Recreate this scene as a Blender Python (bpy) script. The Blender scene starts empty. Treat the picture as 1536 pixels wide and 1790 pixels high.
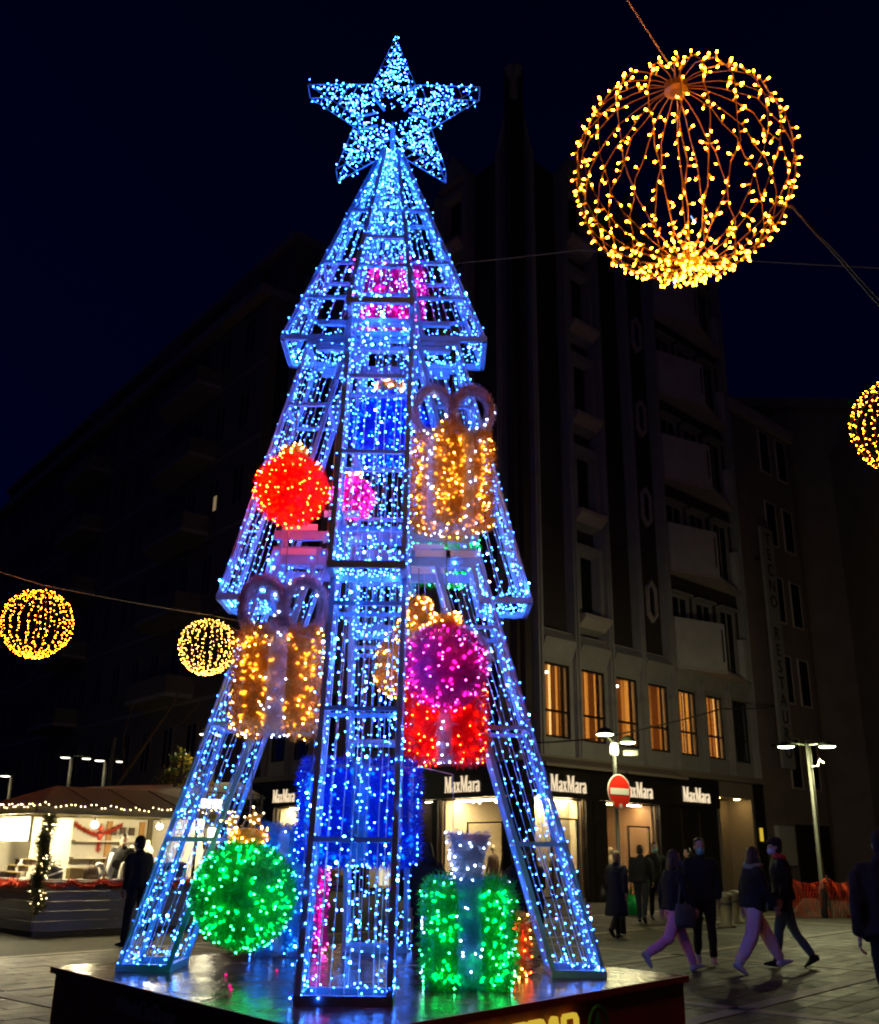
import bpy, math, random
import numpy as np
from mathutils import Matrix, Vector

SC = bpy.context.scene
COL = SC.collection
R = math.radians
PI = math.pi

# ---------------------------------------------------------------- camera
cam_data = bpy.data.cameras.new("camera")
cam_data.sensor_fit = 'VERTICAL'
cam_data.sensor_height = 24.0
cam_data.lens = 24.0 * 1723.0 / 1790.0
cam_data.clip_start = 0.05
cam_data.clip_end = 2000.0
cam = bpy.data.objects.new("camera", cam_data)
COL.objects.link(cam)
cam.matrix_world = (Matrix.Translation((0, 0, 1.6)) @ Matrix.Rotation(R(109.0), 4, 'X')
                    @ Matrix.Rotation(R(0.8), 4, 'Z'))
SC.camera = cam

# ---------------------------------------------------------------- night sky
world = bpy.data.worlds.new("World")
SC.world = world
world.use_nodes = True
wn = world.node_tree
bg = wn.nodes['Background']
sky = wn.nodes.new('ShaderNodeTexSky')
sky.sky_type = 'NISHITA'
sky.sun_disc = False
sky.sun_elevation = R(-2.9)          # just after dusk: what is left of the sky light is deep blue
sky.sun_rotation = R(270.0)
sky.air_density = 1.0
sky.dust_density = 0.6
sky.ozone_density = 6.0
night = wn.nodes.new('ShaderNodeMix')
night.data_type = 'RGBA'
night.blend_type = 'MULTIPLY'
night.inputs[0].default_value = 1.0
night.inputs[7].default_value = (0.22, 0.55, 1.7, 1)
wn.links.new(sky.outputs[0], night.inputs[6])
wn.links.new(night.outputs[2], bg.inputs[0])
bg.inputs[1].default_value = 0.075

# weak sun lamp added for a hint of moonlight on the facades
sun_d = bpy.data.lights.new("sun", 'SUN')
sun_d.energy = 0.004
sun_d.angle = R(8)
sun_d.color = (0.8, 0.85, 1.0)
sun = bpy.data.objects.new("sun", sun_d)
COL.objects.link(sun)
sun.rotation_euler = (R(52), 0, R(-20))

SC.view_settings.view_transform = 'Standard'
SC.view_settings.look = 'None'
SC.view_settings.exposure = 0.0
SC.view_settings.gamma = 1.0
SC.view_settings.use_curve_mapping = False

cy = SC.cycles
cy.use_denoising = True
cy.max_bounces = 5
cy.diffuse_bounces = 3
cy.glossy_bounces = 3
cy.transparent_max_bounces = 12
cy.transmission_bounces = 4
cy.volume_bounces = 0
cy.sample_clamp_indirect = 4.0
cy.caustics_reflective = False
cy.caustics_refractive = False
cy.use_light_tree = True
cy.filter_width = 2.1

# ---------------------------------------------------------------- materials
MATS = {}
def mat(name, col=(0.5, 0.5, 0.5), rough=0.6, metal=0.0, emit=None, estr=0.0, var=0.0, vscale=8.0, bump=0.0,
        bscale=40.0, spec=0.5, transl=0.0, stretch=None, coat=0.0):
    m = bpy.data.materials.new(name)
    m.use_nodes = True
    nt = m.node_tree
    b = nt.nodes['Principled BSDF']
    b.inputs['Base Color'].default_value = (*col, 1)
    b.inputs['Roughness'].default_value = rough
    b.inputs['Metallic'].default_value = metal
    b.inputs['Specular IOR Level'].default_value = spec
    if coat:
        b.inputs['Coat Weight'].default_value = coat
        b.inputs['Coat Roughness'].default_value = 0.12
    if emit is not None:
        b.inputs['Emission Color'].default_value = (*emit, 1)
        b.inputs['Emission Strength'].default_value = estr
    if var or bump:
        tc = nt.nodes.new('ShaderNodeTexCoord')
        mp = nt.nodes.new('ShaderNodeMapping')
        if stretch:
            mp.inputs['Scale'].default_value = stretch
        nt.links.new(tc.outputs['Object'], mp.inputs[0])
    if var:
        n = nt.nodes.new('ShaderNodeTexNoise')
        n.inputs['Scale'].default_value = vscale
        n.inputs['Detail'].default_value = 6
        n.inputs['Roughness'].default_value = 0.65
        nt.links.new(mp.outputs[0], n.inputs['Vector'])
        r = nt.nodes.new('ShaderNodeMapRange')
        r.inputs[1].default_value = 0.3
        r.inputs[2].default_value = 0.7
        r.inputs[3].default_value = 1 - var
        r.inputs[4].default_value = 1 + var
        nt.links.new(n.outputs[0], r.inputs[0])
        x = nt.nodes.new('ShaderNodeMix')
        x.data_type = 'RGBA'
        x.blend_type = 'MULTIPLY'
        x.inputs[0].default_value = 1.0
        x.inputs[6].default_value = (*col, 1)
        nt.links.new(r.outputs[0], x.inputs[7])
        nt.links.new(x.outputs[2], b.inputs['Base Color'])
        r2 = nt.nodes.new('ShaderNodeMapRange')
        r2.inputs[1].default_value = 0.3
        r2.inputs[2].default_value = 0.7
        r2.inputs[3].default_value = max(0.02, rough - 0.12)
        r2.inputs[4].default_value = min(1, rough + 0.12)
        nt.links.new(n.outputs[0], r2.inputs[0])
        nt.links.new(r2.outputs[0], b.inputs['Roughness'])
    if bump:
        n2 = nt.nodes.new('ShaderNodeTexNoise')
        n2.inputs['Scale'].default_value = bscale
        n2.inputs['Detail'].default_value = 4
        nt.links.new(mp.outputs[0], n2.inputs['Vector'])
        bp = nt.nodes.new('ShaderNodeBump')
        bp.inputs['Strength'].default_value = bump
        bp.inputs['Distance'].default_value = 0.02
        nt.links.new(n2.outputs[0], bp.inputs['Height'])
        nt.links.new(bp.outputs[0], b.inputs['Normal'])
    if transl:
        t = nt.nodes.new('ShaderNodeBsdfTranslucent')
        t.inputs[0].default_value = (*col, 1)
        if var: nt.links.new(x.outputs[2], t.inputs[0])
        mx = nt.nodes.new('ShaderNodeMixShader')
        mx.inputs[0].default_value = transl
        nt.links.new(b.outputs[0], mx.inputs[1])
        nt.links.new(t.outputs[0], mx.inputs[2])
        nt.links.new(mx.outputs[0], nt.nodes['Material Output'].inputs[0])
    MATS[name] = m
    return m

def emat(name, col, strength):
    m = bpy.data.materials.new(name)
    m.use_nodes = True
    nt = m.node_tree
    nt.nodes.remove(nt.nodes['Principled BSDF'])
    e = nt.nodes.new('ShaderNodeEmission')
    e.inputs[0].default_value = (*col, 1)
    e.inputs[1].default_value = strength
    nt.links.new(e.outputs[0], nt.nodes['Material Output'].inputs[0])
    MATS[name] = m
    return m

def glass(name, tint=(0.9, 0.95, 1.0), refl=0.08):
    m = bpy.data.materials.new(name)
    m.use_nodes = True
    nt = m.node_tree
    nt.nodes.remove(nt.nodes['Principled BSDF'])
    t = nt.nodes.new('ShaderNodeBsdfTransparent')
    t.inputs[0].default_value = (*tint, 1)
    g = nt.nodes.new('ShaderNodeBsdfGlossy')
    g.inputs['Roughness'].default_value = 0.05
    lw = nt.nodes.new('ShaderNodeLayerWeight')
    lw.inputs[0].default_value = 0.35
    ad = nt.nodes.new('ShaderNodeMath')
    ad.operation = 'MULTIPLY_ADD'
    ad.inputs[1].default_value = 0.5
    ad.inputs[2].default_value = refl
    nt.links.new(lw.outputs['Fresnel'], ad.inputs[0])
    mx = nt.nodes.new('ShaderNodeMixShader')
    nt.links.new(ad.outputs[0], mx.inputs[0])
    nt.links.new(t.outputs[0], mx.inputs[1])
    nt.links.new(g.outputs[0], mx.inputs[2])
    nt.links.new(mx.outputs[0], nt.nodes['Material Output'].inputs[0])
    MATS[name] = m
    return m

# lamps and LEDs (tip = the over-bright diode, body = its plastic cap, made to glow as a halo)
BS = 1.0
emat('blue_tip', (0.036, 0.19, 1.0), 76)
emat('blue_body', (0.012, 0.11, 1.0), 2.5)
emat('blue_hot', (0.036, 0.2, 1.0), 330)
emat('amber_tip', (1.0, 0.235, 0.008), 95)
emat('amber_body', (1.0, 0.22, 0.003), 1.8)
emat('gold_tip', (1.0, 0.46, 0.07), 60)
emat('gold_body', (1.0, 0.4, 0.03), 3.0)
emat('red_tip', (1.0, 0.075, 0.006), 80)
emat('red_body', (1.0, 0.05, 0.01), 4.0)
emat('green_tip', (0.03, 1.0, 0.24), 60)
emat('green_body', (0.0, 1.0, 0.16), 3.0)
emat('magenta_tip', (1.0, 0.07, 0.6), 40)
emat('magenta_body', (1.0, 0.02, 0.45), 3.0)
emat('royal_tip', (0.03, 0.16, 1.0), 90)
emat('royal_body', (0.0, 0.06, 1.0), 3.0)
emat('white_tip', (0.42, 0.56, 1.0), 34)
emat('white_body', (0.3, 0.5, 1.0), 2.0)
for nm_, c_, st_ in (('red', (1.0, 0.003, 0.0), 9), ('gold', (1.0, 0.33, 0.02), 5), ('green', (0.0, 1.0, 0.13), 7), ('magenta', (1.0, 0.01, 0.42), 5), ('royal', (0.0, 0.07, 1.0), 6), ('white', (0.35, 0.5, 1.0), 3), ('blue', (0.01, 0.2, 1.0), 6)):
    emat(nm_ + '_glow', c_, st_)  # saturated glow of the unseen lights added under the tinsel
emat('warm_tip', (1.0, 0.75, 0.35), 14)
emat('warm_body', (1.0, 0.6, 0.2), 3.0)

mat('frame_paint', (0.24, 0.46, 0.72), 0.4, 0.1, var=0.15, vscale=6)
mat('cable_clear', (0.6, 0.66, 0.72), 0.35)
mat('wire_bronze', (0.20, 0.14, 0.05), 0.4, 0.5)
mat('wire_dark', (0.05, 0.045, 0.04), 0.6)
mat('wire_grey', (0.3, 0.28, 0.26), 0.6)
mat('tin_red', (0.75, 0.008, 0.008), 0.4, 0.15, transl=0.3)
mat('tin_gold', (0.62, 0.34, 0.05), 0.36, 0.3, transl=0.25)
mat('tin_silver', (0.58, 0.56, 0.66), 0.4, 0.25, transl=0.3)
mat('tin_pinkish', (0.60, 0.48, 0.56), 0.45, 0.15, transl=0.3)
mat('tin_green', (0.006, 0.42, 0.07), 0.4, 0.15, transl=0.3)
mat('tin_purple', (0.5, 0.012, 0.30), 0.36, 0.25, transl=0.25)
mat('tin_magenta', (0.6, 0.01, 0.32), 0.4, 0.2, transl=0.3)
mat('tin_blue', (0.008, 0.07, 0.75), 0.4, 0.2, transl=0.3)
mat('tin_lightblue', (0.12, 0.42, 0.72), 0.4, 0.2, transl=0.3)
mat('tin_garland_red', (0.55, 0.05, 0.02), 0.3, 0.4)
mat('tin_garland_olive', (0.16, 0.16, 0.05), 0.35, 0.4)

mat('platform_red', (0.26, 0.035, 0.02), 0.5, var=0.25, vscale=3, bump=0.1, bscale=30)
mat('platform_wet', (0.10, 0.02, 0.012), 0.22, var=0.5, vscale=2.2, bump=0.5, bscale=8)
mat('stone_dark', (0.026, 0.0245, 0.014), 0.6, var=0.35, vscale=5, bump=0.5, bscale=25)
mat('stone_dark_b', (0.033, 0.031, 0.018), 0.55, var=0.35, vscale=5, bump=0.5, bscale=25)
mat('stone_pale', (0.21, 0.185, 0.115), 0.6, var=0.25, vscale=6, bump=0.3, bscale=30)
mat('ground_joint', (0.025, 0.0235, 0.014), 0.8, var=0.3, vscale=6, bump=0.4, bscale=30)
mat('wall_pale', (0.38, 0.355, 0.335), 0.8, var=0.14, vscale=1.2, bump=0.1, bscale=20)
mat('wall_brown', (0.055, 0.04, 0.035), 0.6, var=0.2, vscale=2.0)
mat('wall_wing', (0.30, 0.23, 0.20), 0.85, var=0.2, vscale=0.8, bump=0.1, bscale=20)
mat('soffit_pale', (0.58, 0.48, 0.43), 0.8, var=0.12, vscale=2)
mat('glass_dark', (0.012, 0.012, 0.014), 0.3, spec=0.3)
mat('shop_black', (0.018, 0.014, 0.012), 0.35, var=0.2, vscale=2)
mat('shop_bronze', (0.10, 0.065, 0.04), 0.4, 0.3)
mat('shop_cream', (0.72, 0.62, 0.42), 0.7, var=0.06, vscale=2)
mat('shop_tan', (0.27, 0.15, 0.07), 0.7)
mat('shop_floor', (0.35, 0.3, 0.24), 0.3)
mat('cornice_tan', (0.30, 0.24, 0.19), 0.7, var=0.1)
emat('shop_lamp', (1.0, 0.72, 0.36), 100)
emat('panel_light', (1.0, 0.78, 0.45), 2.2)
emat('shop_spot', (1.0, 0.85, 0.6), 30)
emat('sign_letters', (1.0, 0.78, 0.5), 0.95)
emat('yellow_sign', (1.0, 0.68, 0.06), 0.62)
emat('room_glow', (1.0, 0.48, 0.13), 3.8)
mat('curtain_dark', (0.20, 0.085, 0.03), 0.8, transl=0.4)
mat('curtain_gold', (0.8, 0.56, 0.25), 0.8, transl=0.65)
mat('balcony_white', (0.62, 0.58, 0.54), 0.8, var=0.12, vscale=1.5)
emat('dim_window', (1.0, 0.7, 0.35), 0.22)
emat('niche_lamp', (1.0, 0.68, 0.22), 45)
mat('curtain', (0.55, 0.33, 0.13), 0.8, transl=0.6, var=0.98, vscale=2.6, stretch=(9, 9, 0.12))
glass('pane_glass')
mat('lamp_metal', (0.10, 0.12, 0.09), 0.45, 0.6)
emat('street_lamp_light', (0.88, 1.0, 0.55), 40)
emat('far_lamp_light', (1.0, 0.95, 0.75), 6)
mat('pole_grey', (0.08, 0.08, 0.065), 0.55, 0.2)
mat('pole_brown', (0.03, 0.022, 0.016), 0.6)
mat('sign_red', (0.62, 0.02, 0.012), 0.35)
mat('sign_white', (0.72, 0.70, 0.66), 0.4)
mat('sign_back', (0.3, 0.3, 0.3), 0.5, 0.6)
mat('sticker', (0.6, 0.5, 0.42), 0.6, var=0.4, vscale=30)
mat('stall_wood', (0.30, 0.29, 0.25), 0.65, var=0.15, vscale=3, stretch=(0.6, 0.6, 8), bump=0.1)
mat('stall_post', (0.12, 0.10, 0.06), 0.7, var=0.2)
mat('stall_roof', (0.30, 0.25, 0.12), 0.75, var=0.15, vscale=2)
mat('stall_inside', (0.66, 0.62, 0.54), 0.7, var=0.05)
mat('stall_panel', (0.45, 0.24, 0.08), 0.6, var=0.2, vscale=4)
emat('flood_light', (1.0, 0.88, 0.54), 110)
emat('bulb_light', (1.0, 0.84, 0.47), 1000)
emat('flood_small', (1.0, 0.90, 0.58), 22)
emat('spilt_bulb', (1.0, 0.02, 0.3), 0.9)
emat('screen_light', (1.0, 0.97, 0.9), 3.0)
mat('white_plastic', (0.75, 0.74, 0.70), 0.5)
mat('black_plastic', (0.015, 0.015, 0.016), 0.5)
mat('box_gold', (0.45, 0.35, 0.14), 0.5)
mat('box_brown', (0.08, 0.045, 0.03), 0.6)
mat('awning_cloth', (0.50, 0.47, 0.40), 0.8, var=0.1, transl=0.15)
mat('net_orange', (0.95, 0.11, 0.015), 0.6, transl=0.3)
mat('leaf_green', (0.10, 0.14, 0.03), 0.6, transl=0.3)
mat('leaf_yellow', (0.55, 0.34, 0.04), 0.6, transl=0.3)
mat('bark', (0.06, 0.045, 0.03), 0.9, var=0.3)
mat('plate_white', (0.66, 0.66, 0.64), 0.5)
mat('text_grey', (0.75, 0.6, 0.52), 0.5)
mat('green_ring', (0.03, 0.5, 0.18), 0.5)
mat('letter_dark', (0.02, 0.018, 0.016), 0.6)
# people
mat('skin', (0.56, 0.34, 0.25), 0.55)
mat('eye_dark', (0.02, 0.015, 0.012), 0.3)
mat('hair_black', (0.012, 0.009, 0.008), 0.5, bump=0.5, bscale=60)
mat('hair_brown', (0.07, 0.035, 0.018), 0.5, bump=0.5, bscale=60)
mat('hair_blond', (0.42, 0.30, 0.15), 0.5, bump=0.5, bscale=60)
mat('cloth_black', (0.012, 0.012, 0.014), 0.85, bump=0.4, bscale=14)
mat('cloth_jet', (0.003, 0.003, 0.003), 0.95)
mat('cloth_navy', (0.016, 0.02, 0.035), 0.85, bump=0.4, bscale=14)
mat('cloth_olive', (0.10, 0.11, 0.07), 0.85, bump=0.4, bscale=14)
mat('cloth_pink', (0.88, 0.34, 0.56), 0.8, bump=0.4, bscale=14)
mat('cloth_lilac', (0.88, 0.60, 0.68), 0.8, bump=0.4, bscale=14)
mat('cloth_denim', (0.10, 0.18, 0.25), 0.85, bump=0.4, bscale=14)
mat('cloth_red', (0.6, 0.03, 0.02), 0.8)
mat('scarf_green', (0.32, 0.36, 0.24), 0.9, bump=0.5, bscale=30)
mat('mask_teal', (0.20, 0.55, 0.55), 0.8)
mat('mask_blue', (0.10, 0.28, 0.62), 0.8)
mat('mask_white', (0.6, 0.62, 0.72), 0.8)
mat('shoe_white', (0.6, 0.56, 0.66), 0.6)
mat('shoe_black', (0.012, 0.012, 0.012), 0.5)
mat('bag_black', (0.014, 0.013, 0.014), 0.45)
mat('bag_grey', (0.07, 0.075, 0.07), 0.6)
mat('paper_white', (0.75, 0.75, 0.72), 0.6)
emat('phone_screen', (0.8, 0.88, 1.0), 2.5)

# ---------------------------------------------------------------- mesh builder
class MB:
    def __init__(self, M=None):
        self.v = []; self.f = []; self.m = []; self.n = 0; self.M = M
    def add(self, vs, fs, mi=0):
        vs = np.asarray(vs, float).reshape(-1, 3)
        if self.M is not None:
            A = np.array(self.M)
            vs = vs @ A[:3, :3].T + A[:3, 3]
        o = self.n
        self.v.append(vs); self.n += len(vs)
        self.f.extend([tuple(int(i) + o for i in q) for q in fs])
        self.m.extend([mi] * len(fs))
    def box(self, lo, hi, mi=0):
        x0, y0, z0 = lo; x1, y1, z1 = hi
        self.add([(x0, y0, z0), (x1, y0, z0), (x1, y1, z0), (x0, y1, z0), (x0, y0, z1), (x1, y0, z1), (x1, y1, z1), (x0, y1, z1)],
                 [(0, 3, 2, 1), (4, 5, 6, 7), (0, 1, 5, 4), (1, 2, 6, 5), (2, 3, 7, 6), (3, 0, 4, 7)], mi)
    def bar(self, p, q, w, h=None, up=(0, 0, 1), mi=0):
        h = w if h is None else h
        p = np.array(p, float); q = np.array(q, float)
        d = q - p; L = np.linalg.norm(d)
        if L < 1e-6: return
        d /= L
        up = np.array(up, float)
        if abs(d @ up) > 0.97: up = np.array((1.0, 0, 0)) if abs(d[0]) < 0.9 else np.array((0, 1.0, 0))
        a = np.cross(d, up); a /= np.linalg.norm(a)
        b = np.cross(a, d)
        vs = []
        for c in (p, q):
            for s, t in ((-1, -1), (1, -1), (1, 1), (-1, 1)):
                vs.append(c + a * s * w / 2 + b * t * h / 2)
        self.add(vs, [(3, 2, 1, 0), (4, 5, 6, 7), (0, 1, 5, 4), (1, 2, 6, 5), (2, 3, 7, 6), (3, 0, 4, 7)], mi)
    def tube(self, pts, rad, n=6, mi=0, cap=True, side=None):
        """swept tube; rad = number, list of numbers or list of (rx, ry); side = fixed lateral axis"""
        pts = np.array(pts, float); k = len(pts)
        if not hasattr(rad, '__len__'): rad = [rad] * k
        T = np.gradient(pts, axis=0)
        T /= np.maximum(np.linalg.norm(T, axis=1), 1e-9)[:, None]
        if side is None:
            ref = np.array((0, 0, 1.0)) if abs(T[0][2]) < 0.9 else np.array((1.0, 0, 0))
            a = np.cross(T[0], ref)
        else:
            a = np.array(side, float)
        vs = []
        for i in range(k):
            a = a - T[i] * (a @ T[i]); a /= max(np.linalg.norm(a), 1e-9)
            b = np.cross(T[i], a)
            r = rad[i]
            rx, ry = r if hasattr(r, '__len__') else (r, r)
            for j in range(n):
                t = 2 * PI * j / n
                vs.append(pts[i] + a * math.cos(t) * rx + b * math.sin(t) * ry)
        fs = []
        for i in range(k - 1):
            for j in range(n):
                j2 = (j + 1) % n
                fs.append((i * n + j, i * n + j2, (i + 1) * n + j2, (i + 1) * n + j))
        if cap:
            fs.append(tuple(range(n - 1, -1, -1)))
            fs.append(tuple((k - 1) * n + j for j in range(n)))
        self.add(vs, fs, mi)
    def ball(self, c, r, nu=12, nv=8, mi=0, rot=None):
        rx, ry, rz = r if hasattr(r, '__len__') else (r, r, r)
        vs = [(0, 0, rz)]
        for i in range(1, nv):
            t = PI * i / nv
            for j in range(nu):
                p = 2 * PI * j / nu
                vs.append((rx * math.sin(t) * math.cos(p), ry * math.sin(t) * math.sin(p), rz * math.cos(t)))
        vs.append((0, 0, -rz))
        vs = np.array(vs)
        if rot is not None: vs = vs @ np.array(rot.to_3x3()).T
        fs = [(0, 1 + j, 1 + (j + 1) % nu) for j in range(nu)]
        for i in range(nv - 2):
            for j in range(nu):
                a = 1 + i * nu; j2 = (j + 1) % nu
                fs.append((a + j, a + nu + j, a + nu + j2, a + j2))
        o = 1 + (nv - 2) * nu; l = len(vs) - 1
        fs += [(o + (j + 1) % nu, o + j, l) for j in range(nu)]
        self.add(vs + np.array(c, float), fs, mi)
    def lathe(self, prof, c=(0, 0, 0), n=16, mi=0):
        vs = []
        for r, z in prof:
            for j in range(n):
                t = 2 * PI * j / n
                vs.append((c[0] + r * math.cos(t), c[1] + r * math.sin(t), c[2] + z))
        fs = []
        for i in range(len(prof) - 1):
            for j in range(n):
                j2 = (j + 1) % n
                fs.append((i * n + j, i * n + j2, (i + 1) * n + j2, (i + 1) * n + j))
        fs.append(tuple(range(n - 1, -1, -1))); fs.append(tuple((len(prof) - 1) * n + j for j in range(n)))
        self.add(vs, fs, mi)
    def prism(self, poly, z0, z1, mi=0, ax='z'):
        """polygon (list of 2D points, CCW) extruded; ax = extrusion axis ('z' or 'y': poly in xz)"""
        n = len(poly)
        if ax == 'z':
            vs = [(x, y, z0) for x, y in poly] + [(x, y, z1) for x, y in poly]
        else:
            vs = [(x, z0, y) for x, y in poly] + [(x, z1, y) for x, y in poly]
        fs = [tuple(range(n - 1, -1, -1)), tuple(range(n, 2 * n))]
        for i in range(n):
            j = (i + 1) % n
            fs.append((i, j, n + j, n + i))
        if ax != 'z': fs = [tuple(reversed(q)) for q in fs]
        self.add(vs, fs, mi)
    def scatter(self, tv, tf, P, D, S, rng, mis=None):
        """copies of a template (local z = D) at P, sized S"""
        tv = np.asarray(tv, float); P = np.asarray(P, float).reshape(-1, 3); D = np.asarray(D, float).reshape(-1, 3)
        n = len(P)
        if n == 0: return
        D = D / np.maximum(np.linalg.norm(D, axis=1), 1e-9)[:, None]
        ref = rng.normal(size=(n, 3))
        X = np.cross(D, ref); X /= np.maximum(np.linalg.norm(X, axis=1), 1e-9)[:, None]
        Y = np.cross(D, X)
        S = np.broadcast_to(np.asarray(S, float), (n,))
        V = (tv[None, :, 0, None] * X[:, None] + tv[None, :, 1, None] * Y[:, None] + tv[None, :, 2, None] * D[:, None]) * S[:, None, None] + P[:, None]
        k = len(tv)
        for gi, (fs, mi) in enumerate(tf):
            F = np.array(fs)
            A = (F[None] + (np.arange(n) * k)[:, None, None]).reshape(-1, F.shape[1]) + self.n
            self.f.extend(map(tuple, A.tolist())); self.m.extend([mi] * len(A))
        V = V.reshape(-1, 3)
        if self.M is not None:
            A = np.array(self.M); V = V @ A[:3, :3].T + A[:3, 3]
        self.v.append(V); self.n += len(V)
    def mesh(self, name, mats, smooth=False):
        me = bpy.data.meshes.new(name)
        v = np.concatenate(self.v) if self.v else np.zeros((0, 3))
        me.from_pydata(v.tolist(), [], self.f)
        for q in (mats if isinstance(mats, (list, tuple)) else [mats]):
            me.materials.append(MATS[q])
        me.polygons.foreach_set('material_index', self.m)
        if smooth: me.polygons.foreach_set('use_smooth', [True] * len(self.f))
        me.update()
        return me
    def build(self, name, mats, parent=None, smooth=False, kind=None):
        o = bpy.data.objects.new(name, self.mesh(name, mats, smooth))
        COL.objects.link(o)
        if parent is not None: o.parent = parent
        if kind: o['kind'] = kind
        return o

def tag(o, label=None, cat=None, group=None, kind=None):
    if label: o['label'] = label
    if cat: o['category'] = cat
    if group: o['group'] = group
    if kind: o['kind'] = kind
    return o
def empty(name, loc=(0, 0, 0), rz=0.0, label=None, cat=None, group=None):
    o = bpy.data.objects.new(name, None)
    o.empty_display_size = 0.2
    COL.objects.link(o)
    o.location = loc; o.rotation_euler = (0, 0, rz)
    return tag(o, label, cat, group)
def inst(o, parent, loc=None, M=None, name=None):
    c = o.copy(); COL.objects.link(c); c.parent = parent
    if loc is not None: c.location = loc
    if M is not None: c.matrix_local = M
    return c
def copy_tree(o, parent=None):
    c = o.copy(); COL.objects.link(c); c.parent = parent
    for ch in list(o.children): copy_tree(ch, c)
    return c
def frame(origin, dx, up=(0, 0, 1), depth=None):
    """local frame of a facade: x along dx, y into the building, z up"""
    dx = np.array(dx, float); dx /= np.linalg.norm(dx)
    z = np.array(up, float)
    y = np.cross(z, dx) if depth is None else np.array(depth, float)
    M = Matrix.Identity(4)
    for i in range(3):
        M[i][0] = dx[i]; M[i][1] = y[i]; M[i][2] = z[i]; M[i][3] = origin[i]
    return M

# LED template: a thin cap (material 0) with a hot tip (material 1), pointing along +z, unit length 1
def led_template(r=0.16, rt=0.2, n=4):
    vs = []
    for z, rr in ((0, r * 0.8), (0.62, r), (0.66, rt), (0.92, rt * 0.9)):
        for j in range(n):
            t = 2 * PI * j / n
            vs.append((rr * math.cos(t), rr * math.sin(t), z))
    vs.append((0, 0, 1.0))
    ring = lambda a, b: [(a * n + j, a * n + (j + 1) % n, b * n + (j + 1) % n, b * n + j) for j in range(n)]
    return vs, [(ring(0, 1), 0), (ring(1, 2) + ring(2, 3), 1), ([(3 * n + j, 3 * n + (j + 1) % n, 4 * n) for j in range(n)], 1)]
LEDV, LEDF = led_template()
SHORTV, SHORTF = led_template(0.24, 0.34)
BULBV, BULBF = led_template(0.10, 0.125)
# tinsel strand: a narrow bent blade
TINV = [(-0.05, 0, 0), (0.05, 0, 0), (0.05, 0.12, 0.55), (-0.05, 0.12, 0.55), (0.0, 0.34, 1.0)]
TINF = [([(0, 1, 2, 3)], 0), ([(3, 2, 4)], 0)]
def rdir(rng, n):
    d = rng.normal(size=(n, 3))
    return d / np.linalg.norm(d, axis=1)[:, None]
# ================================================================ ground
g = MB()
g.add([(-400, -60, 0), (400, -60, 0), (400, 700, 0), (-400, 700, 0)], [(0, 1, 2, 3)])
ground = g.build('ground', 'ground_joint', kind='structure')
DR = np.array((0.72, 0.694)); DR /= np.linalg.norm(DR)
DL = np.array((-0.617, 0.787)); DL /= np.linalg.norm(DL)
GX = np.array((0.65, 0.76)); GX /= np.linalg.norm(GX)       # paving grid directions
GY = np.array((-0.76, 0.65)); GY /= np.linalg.norm(GY)
rg = random.Random(5)
def gp(a, b): return GX * a + GY * b
A_LINES = [-4.0, 1.1, 6.2, 11.3, 16.4, 21.5, 26.6, 31.7]
B_LINES = [-18.6, -15.0, -11.9, -8.4, -5.0, -1.6, 1.8, 5.2, 8.6, 12.0, 15.4]
# pale stone strips, each a slab of its own
sm = MB()
first = None
for a in A_LINES:
    for i in range(len(B_LINES) - 1):
        b0, b1 = B_LINES[i] + 0.13, B_LINES[i + 1] - 0.13
        c = gp(a, (b0 + b1) / 2)
        if not (-16 < c[0] < 18 and 3 < c[1] < 34): continue
        if first is None:
            t = MB(); t.box((-0.125, -(3.2) / 2 , 0), (0.125, 3.2 / 2, 0.012)); first = t.mesh('pale_strip', 'stone_pale')
        o = bpy.data.objects.new('pale_strip', first); COL.objects.link(o); o.parent = ground
        o.location = (c[0], c[1], rg.uniform(0.0005, 0.003)); o.rotation_euler = (0, 0, math.atan2(GX[1], GX[0]))
        o.scale = (1, (b1 - b0) / 3.2, 1)
first = None
for b in B_LINES:
    for i in range(len(A_LINES) - 1):
        a0, a1 = A_LINES[i] + 0.01, A_LINES[i + 1] - 0.01
        c = gp((a0 + a1) / 2, b)
        if not (-16 < c[0] < 18 and 3 < c[1] < 34): continue
        if first is None:
            t = MB(); t.box((-5.08 / 2 + 0.13, -0.11, 0), (5.08 / 2 - 0.13, 0.11, 0.0125)); first = t.mesh('pale_strip', 'stone_pale')
        o = bpy.data.objects.new('pale_strip', first); COL.objects.link(o); o.parent = ground
        o.location = (c[0], c[1], rg.uniform(0.0005, 0.003)); o.rotation_euler = (0, 0, math.atan2(GX[1], GX[0]))
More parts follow.
